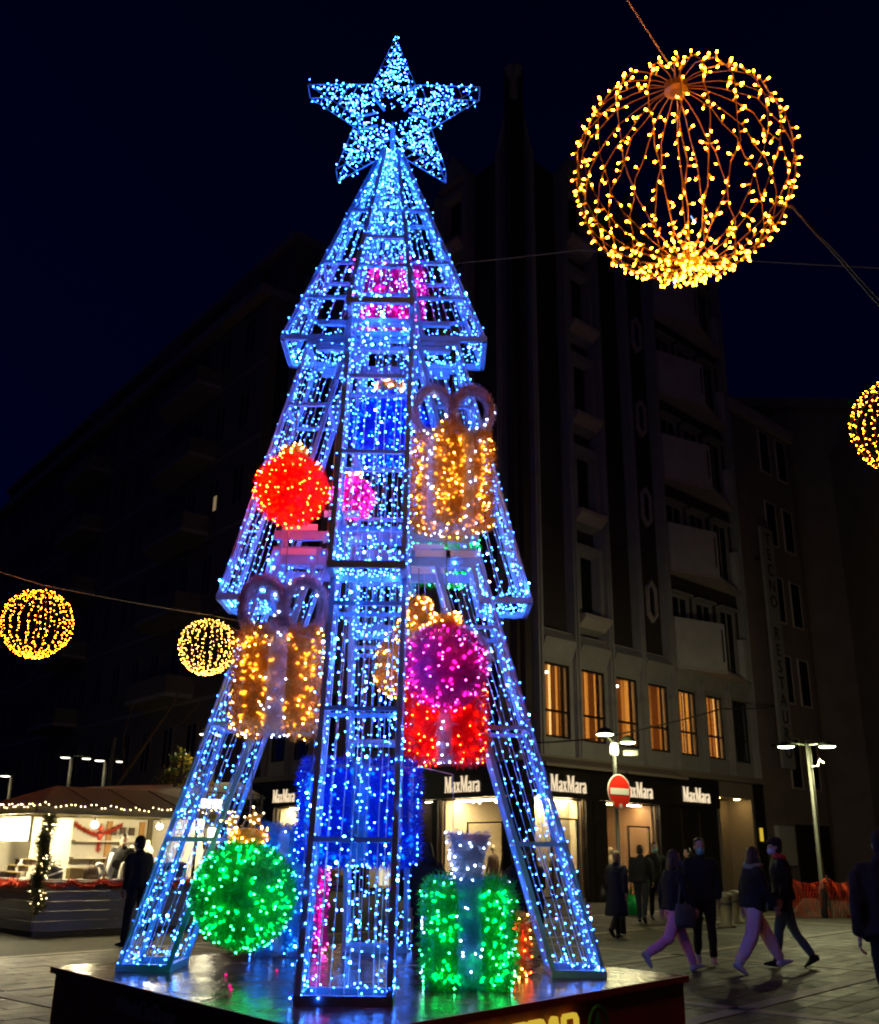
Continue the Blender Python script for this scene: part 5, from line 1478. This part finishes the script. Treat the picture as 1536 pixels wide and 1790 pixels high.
t = MB(); t.tube([(-0.62, 0, 4.74), (0, 0, 4.66), (0.58, 0, 4.74)], 0.025, 6); t.build('arm', 'lamp_metal', dl)
t = MB(); t.tube([(0.05, -0.06, 4.05), (0.2, -0.1, 4.06), (0.28, -0.1, 4.25), (0.38, -0.1, 4.14)], 0.03, 6); t.build('camera', 'sign_white', dl)
lamp_head(None, -0.62, 0, 4.60, 0.26, 'street_lamp_light', dl, 240); lamp_head(None, 0.58, 0, 4.62, 0.26, 'street_lamp_light', dl, 240)
for i, (x, y, z, two, lb) in enumerate(((-18.7, 45, 4.48, False, 'far single street lamp low at the left edge'), (-16.17, 45, 5.31, True, 'far street lamp above the stall roof, left of the pair'), (-14.64, 45, 5.2, True, 'far street lamp on a thick dark pole above the stall roof'))):
    o = empty('lamp_post', (x, y, 0), 0, lb, 'street lamp', 'far street lamps behind the stall')
    t = MB(); t.lathe([(0.14, 0), (0.1, 1.0), (0.07, z + 0.1)], (0, 0, 0), 10); t.build('pole', 'pole_brown', o, True)
    lamp_head(None, -0.25, -0.1, z, 0.24, 'far_lamp_light', o, 26)
    if two: lamp_head(None, 0.55, 0.3, z, 0.22, 'far_lamp_light', o); t = MB(); t.tube([(-0.25, -0.1, z + 0.14), (0, 0, z + 0.08), (0.55, 0.3, z + 0.14)], 0.03, 5); t.build('arm', 'lamp_metal', o)
o = empty('lamp_post', (-6.0, 27.4, 0), 0, 'street lamp with two small heads just above the yellow leaved tree', 'street lamp')
t = MB(); t.lathe([(0.1, 0), (0.07, 0.8), (0.045, 4.6)], (0, 0, 0), 10); t.build('pole', 'pole_brown', o, True)
t = MB(); t.tube([(-0.25, -0.3, 4.66), (0, 0, 4.56), (0.12, -0.25, 4.66)], 0.02, 5); t.build('arm', 'lamp_metal', o)
lamp_head(None, -0.25, -0.3, 4.50, 0.15, 'far_lamp_light', o, 45); lamp_head(None, 0.12, -0.25, 4.50, 0.13, 'far_lamp_light', o)
# tall thin pale pole behind the stall
o = empty('flag_pole', (-11.5, 36.0, 0), 0, 'slim pale pole behind the stall roof', 'pole'); t = MB(); t.lathe([(0.07, 0), (0.05, 5.2)], (0, 0, 0), 8); t.build('shaft', 'pole_grey', o); t = MB(); t.ball((0, 0, 5.24), 0.08); t.build('finial', 'pole_grey', o)
# tree with yellowing leaves in a tub
def small_tree(loc, h, r_, label, seed):
    rng = np.random.default_rng(seed); o = empty('young_tree', loc, 0, label, 'tree')
    t = MB(); t.tube([(0, 0, 0), (0.03, 0, h * .4), (-0.02, 0.02, h * .7), (0.02, 0, h)], [0.09, 0.07, 0.05, 0.02], 8)
    limbs = []
    for k in range(11):
        a = rng.uniform(0, 2 * PI); z = h * rng.uniform(.5, .9); e = np.array((math.cos(a) * r_ * rng.uniform(.5, .9), math.sin(a) * r_ * rng.uniform(.5, .9), z + r_ * rng.uniform(-.1, .7)))
        s_ = np.array((0, 0, z)); m_ = (s_ + e) / 2 + (0, 0, 0.12); t.tube([s_, m_, e], [0.03, 0.02, 0.008], 5); limbs.append((s_, m_, e))
    t.build('trunk', 'bark', o, True)
    leaf = [(0, 0, 0), (0.28, 0.03, 0.4), (0, 0.08, 1.0), (-0.28, 0.03, 0.4)]
    P, D, mi = [], [], []
    for s_, m_, e in limbs:
        for q in range(150):
            f = rng.uniform(0.35, 1.15); p = m_ + (e - m_) * f + rng.normal(size=3) * r_ * 0.17
            P.append(p); D.append(rng.normal(size=3) + np.array((0, 0, -0.8)))
    P = np.array(P); D = np.array(D); yl = rng.uniform(size=len(P)) < np.clip(0.35 + P[:, 0] * 0.7, 0.1, 0.85)
    t = MB(); t.scatter(leaf, [([(0, 1, 2, 3)], 0)], P[~yl], D[~yl], rng.uniform(.07, .14, (~yl).sum()), rng); t.scatter(leaf, [([(0, 1, 2, 3)], 1)], P[yl], D[yl], rng.uniform(.07, .14, yl.sum()), rng)
    t.build('crown', ['leaf_green', 'leaf_yellow'], o)
    t = MB(); t.lathe([(0.3, 0), (0.42, 0.1), (0.46, 0.6), (0.42, 0.62)], (0, 0, 0), 16); t.build('tub', 'lamp_metal', o, True)
small_tree((-6.5, 26.0, 0), 3.9, 0.75, 'small tree with yellowing leaves half hidden by the left leg', 91)
# bare leaning branch behind the stall
o = empty('bare_tree', (-11.0, 33.0, 0), 0, 'bare dark leaning branch behind the stall roof', 'tree')
t = MB(); t.tube([(-0.4, 0, 0), (-0.1, 0, 2.2), (0.9, 0, 3.8), (2.2, 0, 6.0), (2.6, 0, 7.0)], [0.12, 0.1, 0.08, 0.05, 0.02], 7); t.tube([(0.9, 0, 3.8), (0.7, 0.1, 5.0), (0.9, 0.1, 6.2)], [0.05, 0.03, 0.015], 6); t.tube([(1.7, 0, 5.1), (2.6, 0.1, 5.5), (3.2, 0.1, 6.3)], [0.04, 0.025, 0.01], 6); t.build('trunk', 'bark', o, True)
# orange safety net round a dig
o = empty('safety_net', (9.75, 29.0, 0), 0, 'sagging orange safety net fence round a dig at right', 'fence')
rng = np.random.default_rng(95)
posts = [(0, 0), (1.15, 0.15), (1.95, 0.4), (2.9, -0.4)]
for x, y in posts: t = MB(); t.tube([(x, y, 0), (x + rng.normal() * .03, y, 1.12)], 0.03, 6); t.build('post', 'stall_post', o)
for i in range(3):
    a, b_ = np.array(posts[i]), np.array(posts[i + 1]); L = np.linalg.norm(b_ - a); nx, nz = int(L / 0.075), 14
    t = MB(); G = {}
    for u in range(nx + 1):
        for v in range(nz + 1):
            f, g_ = u / nx, v / nz; sag = 0.16 * math.sin(PI * f) * g_; bow = math.sin(PI * f) * 0.1 * math.sin(5 * g_ + i) + 0.05 * math.sin(f * 17 + g_ * 9)
            p = a + (b_ - a) * f; G[u, v] = (p[0], p[1] + bow, 0.03 + g_ * 1.02 - sag)
    for u in range(nx + 1):
        for v in range(nz):
            t.bar(G[u, v], G[u, v + 1], 0.022, 0.008)
    for v in range(nz + 1):
        for u in range(nx):
            t.bar(G[u, v], G[u + 1, v], 0.03, 0.008)
    t.build('net', 'net_orange', o, kind='stuff')
t = MB(); t.add([(0.05, 0.35, 0.0), (2.6, 0.3, 0.0), (2.3, 1.0, 0.0), (0.2, 1.1, 0.0), (0.5, 0.6, 0.5), (1.7, 0.65, 0.42)], [(0, 1, 5, 4), (1, 2, 5), (2, 3, 4, 5), (3, 0, 4)]); h_ = t.build('rubble_heap', 'ground_joint'); h_.location = (9.9, 29.1, 0.0); tag(h_, 'low heap of dark rubble behind the orange net', 'rubble')
# bollards, litter bin and A-board by the shop
for i, (x, y, lb) in enumerate(((6.9, 25.0, 'short stone bollard between the black dressed woman and the woman in lilac trousers'), (7.5, 26.4, 'stone bollard just right of and behind the other bollard'))):
    o = empty('bollard', (x, y, 0), R(40), lb, 'bollard', 'stone bollards in front of the shops'); t = MB(); t.lathe([(0.2, 0), (0.2, 0.06), (0.15, 0.08), (0.13, 0.62), (0.16, 0.66), (0.15, 0.74), (0.05, 0.78)], (0, 0, 0), 14); t.build('post', 'stone_pale', o, True); t = MB(); t.lathe([(0.155, 0.50), (0.155, 0.55)], (0, 0, 0), 14); t.build('band', 'wire_dark', o)
o = empty('shopping_bag', (5.55, 29.5, 0), R(20), 'green cloth shopping bag standing near the shop window', 'bag'); t = MB(); t.tube([(0, 0, 0), (0, 0, 0.3), (0, 0, 0.52)], [(0.3, 0.16), (0.27, 0.14), (0.2, 0.06)], 10, side=(1, 0, 0)); t.build('body', 'tin_green', o, True); t = MB(); t.tube([(-0.12, 0, 0.5), (-0.08, 0, 0.68), (0.08, 0, 0.68), (0.12, 0, 0.5)], 0.015, 5); t.build('handle', 'tin_green', o)
# ================================================================ people
from mathutils import noise as mnoise
def folds(me, amp, seed):
    """cloth folds: push the surface in and out with stretched noise"""
    no = [v.normal.copy() for v in me.vertices]
    for v, n in zip(me.vertices, no):
        c = v.co; q = mnoise.noise(Vector((c.x * 11 + seed, c.y * 11, c.z * 5 + c.x * 4))) + 0.5 * mnoise.noise(Vector((c.x * 25, c.y * 25 + seed, c.z * 13)))
        v.co = c + n * (q * amp)
    return me
def remeshed(mb, voxel, smooth_it=3, fac=0.5):
    me = mb.mesh('tmp', 'skin'); ob = bpy.data.objects.new('tmp', me); COL.objects.link(ob)
    m1 = ob.modifiers.new('r', 'REMESH'); m1.mode = 'VOXEL'; m1.voxel_size = voxel; m1.use_smooth_shade = True
    m2 = ob.modifiers.new('s', 'SMOOTH'); m2.factor = fac; m2.iterations = smooth_it
    dg = bpy.context.evaluated_depsgraph_get(); out = bpy.data.meshes.new_from_object(ob.evaluated_get(dg))
    bpy.data.objects.remove(ob); bpy.data.meshes.remove(me)
    return out
def put(me, name, m, parent):
    me.materials.clear(); me.materials.append(MATS[m]); me.polygons.foreach_set('use_smooth', [True] * len(me.polygons))
    me.name = name; o = bpy.data.objects.new(name, me); COL.objects.link(o); o.parent = parent; return o
def V(*a): return np.array(a, float)
def rotx(v, a): c, s = math.cos(a), math.sin(a); return V(v[0], v[1] * c - v[2] * s, v[1] * s + v[2] * c)
def rotz(v, a): c, s = math.cos(a), math.sin(a); return V(v[0] * c - v[1] * s, v[0] * s + v[1] * c, v[2])
def person(loc, head_deg, h, label, legs=(10, 5, -12, 25), arms=((-10, 20, 8), (10, 20, 8)), lean=2, look=0, nod=0, top='cloth_black', trousers='cloth_black', shoes='shoe_black',
           hair='hair_black', hairlen=0, mask=None, coat=0.0, scarf=None, hood=False, hat=None, collar=None, female=True, bulk=1.0, wide=1.0, loose=1.0):
    """heading 0 faces +y; legs = (thigh, knee) left, right; arms = (swing, elbow, out) left, right, all degrees; look = head turn"""
    k = h / 1.72
    o = empty('person', loc, R(head_deg), label, 'person')
    sh = 0.185 if female else 0.205
    hipw = 0.095; zh = 0.90
    def legpts(side, th, kn):
        hip = V(side * hipw, 0, zh); kne = hip + rotx(V(0, 0, -0.43), R(th)); ank = kne + rotx(V(0, 0, -0.41), R(th - kn))
        a = th - kn
        p = max(-60, a * 0.9) if a < -8 else max(0, a * 0.7)
        fd = rotx(V(side * 0.03, 1, 0), R(p)); up = rotx(V(0, 0, 1), R(p))
        return hip, kne, ank, fd, up
    LL = legpts(-1, legs[0], legs[1]); RL = legpts(1, legs[2], legs[3])
    low = min(min((L_[2] - L_[4] * 0.085 + L_[3] * d)[2] for d in (-0.05, 0.17)) for L_ in (LL, RL))
    dz = V(0, 0, -low)
    def T_(v): return (v + dz) * k
    waist = V(0, 0, 1.02); 
    def U(v):                          # upper body: leans about the hips
        return rotx(v - V(0, 0, 0.95), -R(lean)) + V(0, 0, 0.95)
    def armpts(side, sw, el, out):
        s_ = U(V(side * sh, 0, 1.40)); d = rotx(V(side * math.sin(R(out)), 0, -math.cos(R(out))), R(sw - lean)); e = s_ + d * 0.285
        d2 = rotx(V(side * math.sin(R(out * 0.4)), 0, -math.cos(R(out * 0.4))), R(sw + el - lean)); w = e + d2 * 0.25; return s_, e, w, d2
    LA = armpts(-1, *arms[0]); RA = armpts(1, *arms[1])
    neck = U(V(0, 0.0, 1.44)); hc = U(V(0, 0.03, 1.60))
    HR = Matrix.Translation(Vector(T_(hc))) @ Matrix.Rotation(R(look), 4, 'Z') @ Matrix.Rotation(R(-nod), 4, 'X') @ Matrix.Scale(k, 4)
    def hp(x, y, z): return np.array(HR @ Vector((x, y, z)))
    # ---- body: one continuous skin surface
    b = MB()
    X = (1, 0, 0)
    tors = [(0.88, .13, .10), (0.96, .16, .11), (1.06, .135, .095), (1.18, .145, .10), (1.30, .165, .105), (1.39, .165, .085), (1.44, .07, .06)]
    b.tube([T_(U(V(0, 0, z))) for z, _, _ in tors], [(a * k, c * k) for _, a, c in tors], 14, side=X)
    b.tube([T_(U(V(0, 0, 1.40))), T_(neck), T_(hc - V(0, 0.01, 0.06))], [0.062 * k, 0.052 * k, 0.05 * k], 10)
    hb = MB(Matrix(HR))
    hb.ball((0, 0, 0.02), (0.074, 0.094, 0.108), 18, 12); hb.ball((0, 0.025, -0.055), (0.056, 0.066, 0.06), 14, 10)
    hb.tube([(0, 0.088, 0.02), (0, 0.108, -0.018), (0, 0.09, -0.03)], [0.010, 0.016, 0.012], 8)
    for s in (-1, 1): hb.ball((s * 0.076, -0.005, -0.005), (0.012, 0.02, 0.032), 8, 6)
    hb.ball((0, 0.082, -0.062), (0.026, 0.014, 0.010), 8, 6)
    b.add(np.concatenate(hb.v), hb.f)
    for A in (LA, RA): b.tube([T_(A[0]), T_((A[0] + A[1]) / 2), T_(A[1]), T_((A[1] + A[2]) / 2), T_(A[2])], [.048 * k, .042 * k, .036 * k, .034 * k, .026 * k], 10)
    for L_ in (LL, RL): b.tube([T_(L_[0] + V(0, 0, .03)), T_((L_[0] + L_[1]) / 2), T_(L_[1]), T_(L_[1] * .6 + L_[2] * .4), T_(L_[2])], [.082 * k, .07 * k, .052 * k, .052 * k, .036 * k], 10)
    me = remeshed(b, 0.016 * k, 2)
    # hands: palm and five bent fingers joined to the wrist
    hd = MB()
    for s, A in ((-1, LA), (1, RA)):
        w, d = A[2], A[3] / np.linalg.norm(A[3]); sd = np.cross(d, V(s, 0, 0)); sd /= np.linalg.norm(sd); nrm = np.cross(sd, d)   # sd: forward edge
        if sd[1] < 0: sd = -sd
        inn = V(-s, 0, 0)
        hd.tube([T_(w - d * .02), T_(w + d * .03), T_(w + d * .085)], [(.028 * k, .02 * k), (.038 * k, .016 * k), (.036 * k, .013 * k)], 8, side=sd)
        for q, (off, ln) in enumerate(((.028, .07), (.010, .08), (-.009, .074), (-.027, .058))):
            p0 = w + d * .075 + sd * off; p1 = p0 + d * ln * .45 + inn * .008; p2 = p1 + d * ln * .3 + inn * .02; p3 = p2 + d * ln * .12 + inn * .02
            hd.tube([T_(p0), T_(p1), T_(p2), T_(p3)], [.0095 * k, .009 * k, .008 * k, .006 * k], 6)
        p0 = w + d * .03 + sd * .03; hd.tube([T_(p0), T_(p0 + sd * .025 + d * .03 + inn * .01), T_(p0 + sd * .03 + d * .06 + inn * .018)], [.013 * k, .011 * k, .008 * k], 6)
    vs = np.empty(len(me.vertices) * 3); me.vertices.foreach_get('co', vs)
    jb = MB(); jb.add(vs.reshape(-1, 3), [tuple(p.vertices) for p in me.polygons]); jb.add(np.concatenate(hd.v), hd.f)
    body = jb.build('body', 'skin', o, True); bpy.data.meshes.remove(me)
    for s in (-1, 1):
        e = MB(Matrix(HR)); e.ball((s * 0.032, 0.082, 0.018), (0.012, 0.008, 0.007), 8, 6); e.build('eye', 'eye_dark', o, True)
    # ---- clothes
    g_ = 1.0 * bulk
    t = MB(); hem = 0.86 - coat
    prof = [(hem, .19 + coat * .12, .145 + coat * .14), (0.92, .185, .14), (1.05, .165, .13), (1.18, .175, .135), (1.30, .19, .135), (1.39, .185, .11), (1.445, .09, .08), (1.47, .075, .072)]
    if coat > 0.25: prof.insert(1, (hem * .5 + .46, .20 + coat * .05, .15 + coat * .05))
    t.tube([T_(U(V(0, 0, z)) if z > 0.86 else V(0, -0.02, z)) for z, _, _ in prof], [(a * k * g_ * wide, c * k * g_) for _, a, c in prof], 18, side=X)
    for s, A in ((-1, LA), (1, RA)):
        t.tube([T_(A[0] + V(-s * .08, 0, -.005)), T_(A[0] + V(-s * .02, 0, -.015)), T_(A[0] + V(s * .012, 0, -.075)), T_((A[0] + A[1]) / 2), T_(A[1]), T_((A[1] + A[2]) / 2), T_(A[2])], [.058 * k * g_, .068 * k * g_, .074 * k * g_, .066 * k * g_, .058 * k * g_, .052 * k * g_, .044 * k * g_], 12)
    if hood: t.tube([T_(U(V(0, -.05, 1.42))), T_(U(V(0, -.09, 1.47))), T_(U(V(0, -.06, 1.53)))], [(.13 * k, .07 * k), (.125 * k, .07 * k), (.09 * k, .04 * k)], 12, side=X)
    if collar is None and not scarf: t.tube([T_(U(V(0, 0, 1.42))), T_(U(V(0, .01, 1.50)))], [.085 * k, .08 * k], 12)
    put(folds(remeshed(t, 0.017 * k, 5), 0.014, loc[0]), 'jacket', top, o)
    t = MB()
    for s, L_ in ((-1, LL), (1, RL)):
        t.tube([T_(L_[0] + V(-s * .02, 0, .08)), T_(L_[0]), T_((L_[0] + L_[1]) / 2), T_(L_[1]), T_(L_[1] * .5 + L_[2] * .5), T_(L_[2] + V(0, 0, .015))], [.105 * k, .105 * k, .09 * k * (1 + loose) / 2, .07 * k * loose, .064 * k * loose, .055 * k * (1 + loose) / 2], 12)
    t.tube([T_(V(0, 0, .84)), T_(V(0, 0, .93)), T_(V(0, 0, 1.02))], [(.14 * k, .105 * k), (.165 * k, .12 * k), (.14 * k, .105 * k)], 14, side=X)
    put(folds(remeshed(t, 0.017 * k, 3), 0.012, loc[1]), 'trousers', trousers, o)
    for L_ in (LL, RL):
        a, fd, up = L_[2], L_[3], L_[4]; sd = np.cross(fd, up)
        t = MB(); t.tube([T_(a + fd * d - up * u_) for d, u_ in ((-.075, .045), (-.05, .04), (0.02, .035), (.08, .05), (.14, .062), (.175, .068))],
                         [(.030 * k, .036 * k), (.040 * k, .045 * k), (.043 * k, .052 * k), (.045 * k, .036 * k), (.043 * k, .024 * k), (.026 * k, .014 * k)], 12, side=sd)
        t.tube([T_(a + up * .03), T_(a - up * .03)], [.046 * k, .048 * k], 10)
        put(remeshed(t, 0.011 * k, 2), 'shoe', shoes, o)
    # ---- hair, mask, scarf
    if hair:
        t = MB(Matrix(HR)); t.ball((0, -0.016, 0.036), (0.084, 0.098, 0.104), 18, 12)
        t.ball((0, -0.03, -0.02), (0.082, 0.075, 0.085), 14, 10)
        if hairlen:
            n_ = 5
            t.tube([(0, -0.05, 0.02), (0, -0.075, -0.08), (0, -0.085, -0.08 - hairlen * .5), (0, -0.075, -0.08 - hairlen)], [(.085, .05), (.095, .05), (.09, .045), (.05, .025)], 14, side=(1, 0, 0))
            for s in (-1, 1): t.tube([(s * .07, -0.01, 0.05), (s * .085, 0.01, -0.06), (s * .085, 0.0, -0.08 - hairlen * .5), (s * .06, 0.0, -0.08 - hairlen * .8)], [.025, .03, .032, .015], 8)
        me = remeshed(t, 0.012 * k, 2)
        # open the face: drop the part of the cap in front of it
        HI = HR.inverted()
        bm_v = [HI @ v.co for v in me.vertices]
        keep = [p for p in me.polygons if not all((bm_v[i].y > 0.030 and bm_v[i].z < 0.085 and abs(bm_v[i].x) < 0.074) for i in p.vertices)]
        jb = MB(); co = np.array([v.co[:] for v in me.vertices]); jb.add(co, [tuple(p.vertices) for p in keep]); bpy.data.meshes.remove(me)
        jb.build('hair', hair, o, True)
    if hat:
        t = MB(Matrix(HR)); t.ball((0, -0.01, 0.075), (0.092, 0.108, 0.072), 16, 10); t.ball((0, 0.10, 0.06), (0.07, 0.06, 0.012), 12, 6); put(remeshed(t, .012 * k, 2), 'cap', hat, o)
    if mask:
        t = MB(Matrix(HR)); t.ball((0, 0.045, -0.052), (0.066, 0.074, 0.058), 16, 10)
        t.tube([(-.078, -.005, -.01), (-.06, .06, -.03)], .005, 5); t.tube([(.078, -.005, -.01), (.06, .06, -.03)], .005, 5)
        t.build('mask', mask, o, True)
    if scarf:
        t = MB(); t.tube([T_(U(V(.10 * math.cos(a), .02 + .10 * math.sin(a), 1.45 + .02 * math.sin(2 * a)))) for a in [2 * PI * i / 14 for i in range(15)]], [.05 * k] * 15, 8)
        t.tube([T_(U(V(.06, .10, 1.43))), T_(U(V(.09, .16, 1.25))), T_(U(V(.09, .17, 1.05))), T_(U(V(.08, .16, .84)))], [(.05 * k, .03 * k), (.075 * k, .03 * k), (.08 * k, .03 * k), (.07 * k, .02 * k)], 10, side=X)
        put(remeshed(t, .014 * k, 2), 'scarf', scarf, o)
    if collar:
        t = MB(); t.tube([T_(U(V(0, 0, 1.40))), T_(U(V(0, -.02, 1.48))), T_(U(V(0, -.03, 1.51)))], [.10 * k, .10 * k, .085 * k], 12); put(remeshed(t, .014 * k, 2), 'collar', collar, o)
    o['_hand'] = 0
    del o['_hand']
    def world(v): return Matrix.Translation(loc) @ Matrix.Rotation(R(head_deg), 4, 'Z') @ Vector(T_(v))
    return o, world, LA, RA, U
def bag(p, rz, w, hgt, d, m, label, strap=None, cat='handbag'):
    o = empty('handbag', (p[0], p[1], p[2]), rz, label, cat)
    t = MB(); t.tube([(0, 0, -hgt), (0, 0, -hgt * .8), (0, 0, -hgt * .3), (0, 0, 0)], [(w * .42, d * .42), (w * .5, d * .5), (w * .48, d * .45), (w * .4, d * .25)], 14, side=(1, 0, 0)); t.build('body', m, o, True)
    t = MB(); t.tube(strap or [(-w * .3, 0, -.02), (-w * .22, 0, .16), (0, 0, .22), (w * .22, 0, .16), (w * .3, 0, -.02)], .012, 6); t.build('strap', m, o)
    t = MB(); t.box((-.03, -d * .5 - .004, -hgt * .35), (.03, -d * .42, -hgt * .28)); t.build('clasp', 'pole_grey', o)
    return o
# walking to the right: heading -90 faces +x
pk = person((3.50, 15.5, 0), -72, 1.70, 'woman in black jacket and pink trousers with blue mask walking behind the platform corner', (26, 4, -22, 38), ((-14, 18, 8), (12, 22, 8)), 3, -10, 0,
            trousers='cloth_pink', shoes='shoe_white', hair='hair_brown', hairlen=.30, mask='mask_blue', bulk=1.1, loose=1.15)
w_ = pk[1](V(0.24, 0.05, 0.98)); bag(w_, R(-72 + 90), .36, .32, .15, 'bag_grey', 'dark grey shoulder bag of the woman in pink trousers', [(-.1, 0, -.02), (-.06, -.0, .25), (-.01, 0.02, .42), (.05, 0, .25), (.1, 0, -.02)])
bk = person((4.19, 16.5, 0), 172, 1.80, 'woman all in black with turquoise mask and white shoes walking towards the camera', (9, 4, -8, 14), ((-8, 12, 9), (10, 26, 9)), 1, 6, 4,
            shoes='shoe_white', hair='hair_black', mask='mask_teal', bulk=1.05)
lil = person((4.62, 15.35, 0), -82, 1.70, 'woman with brown hair, green scarf and lilac trousers striding to the right', (30, 2, -14, 18), ((-10, 12, 6), (16, 20, 8)), 4, 4, 4,
             trousers='cloth_lilac', shoes='shoe_white', hair='hair_brown', hairlen=.20, mask='mask_teal', scarf='scarf_green', bulk=1.18, loose=1.4)
jn = person((5.40, 16.3, 0), 78, 1.84, 'man in jeans and black jacket with cap and red collar facing left', (16, 6, -14, 18), ((-6, 30, 8), (4, 24, 8)), 3, 4, 4,
            trousers='cloth_denim', hair='hair_black', hat='cloth_black', mask='mask_white', collar='cloth_red', female=False, bulk=1.12)
w_ = jn[1](V(-0.2, 0.12, 0.98)); bag(w_, R(78 + 90), .34, .26, .13, 'bag_black', 'black bag carried low by the man in jeans')
ct = person((3.68, 21.3, 0), -40, 1.64, 'woman with blond hair in a long dark coat seen from behind', (14, 5, -18, 26), ((8, 20, 8), (-10, 16, 8)), 4, -10, 0,
            top='cloth_navy', coat=.42, hair='hair_blond', bulk=1.1, shoes='shoe_black')
w_ = ct[1](V(-0.27, 0.02, 1.02)); bag(w_, R(-40), .26, .24, .12, 'bag_black', 'small black handbag on the arm of the blond woman')
person((5.15, 26.2, 0), -20, 1.80, 'man in dark clothes walking away near the shop window', (14, 4, -14, 20), ((-12, 15, 7), (12, 15, 7)), 2, 0, 0, top='cloth_black', trousers='cloth_navy', female=False, bulk=1.1)
person((5.75, 27.3, 0), 185, 1.84, 'bearded man with turquoise mask facing the camera behind the walking people', (6, 3, -6, 8), ((-6, 60, 8), (4, 14, 7)), 1, -8, 2, top='cloth_black', mask='mask_teal', female=False)
person((6.45, 26.4, 0), 100, 1.72, 'person in olive trousers mostly hidden behind the woman in lilac trousers', (12, 4, -10, 14), ((-8, 14, 7), (8, 14, 7)), 2, 0, 0, trousers='cloth_olive', shoes='shoe_black')
ml = person((-5.12, 18.2, 0), 60, 1.76, 'stout man in dark jacket standing in front of the stall facing left', (8, 3, -14, 20), ((-6, 16, 10), (8, 14, 10)), 2, 12, 4, trousers='cloth_black', hair='hair_black', female=False, bulk=1.22)
person((-6.35, 20.95 + .35, 0.1), 190, 1.74, 'vendor in dark top bending over the counter inside the stall', (4, 4, -4, 6), ((28, 40, 10), (24, 36, 10)), 16, 20, 22, female=False, hair='hair_black')
person((-0.10, 14.2, 0), 20, 1.68, 'dark hooded person with back turned behind the green gift box', (10, 4, -10, 14), ((-8, 14, 7), (8, 14, 7)), 2, 0, 0, hair='hair_black', hairlen=.22, bulk=1.15, hood=True)
person((1.12, 14.6, 0), -60, 1.62, 'person in dark coat seen through the right leg of the tree', (12, 4, -10, 14), ((-8, 14, 7), (8, 14, 7)), 2, 0, 0, top='cloth_black', coat=.2, bulk=1.2, hair='hair_brown')
person((1.62, 17.2, 0), 30, 1.60, 'person in dark jacket looking into the shop window behind the right leg', (6, 4, -6, 8), ((-8, 14, 7), (8, 40, 7)), 2, 0, 0, top='cloth_navy', bulk=1.1)
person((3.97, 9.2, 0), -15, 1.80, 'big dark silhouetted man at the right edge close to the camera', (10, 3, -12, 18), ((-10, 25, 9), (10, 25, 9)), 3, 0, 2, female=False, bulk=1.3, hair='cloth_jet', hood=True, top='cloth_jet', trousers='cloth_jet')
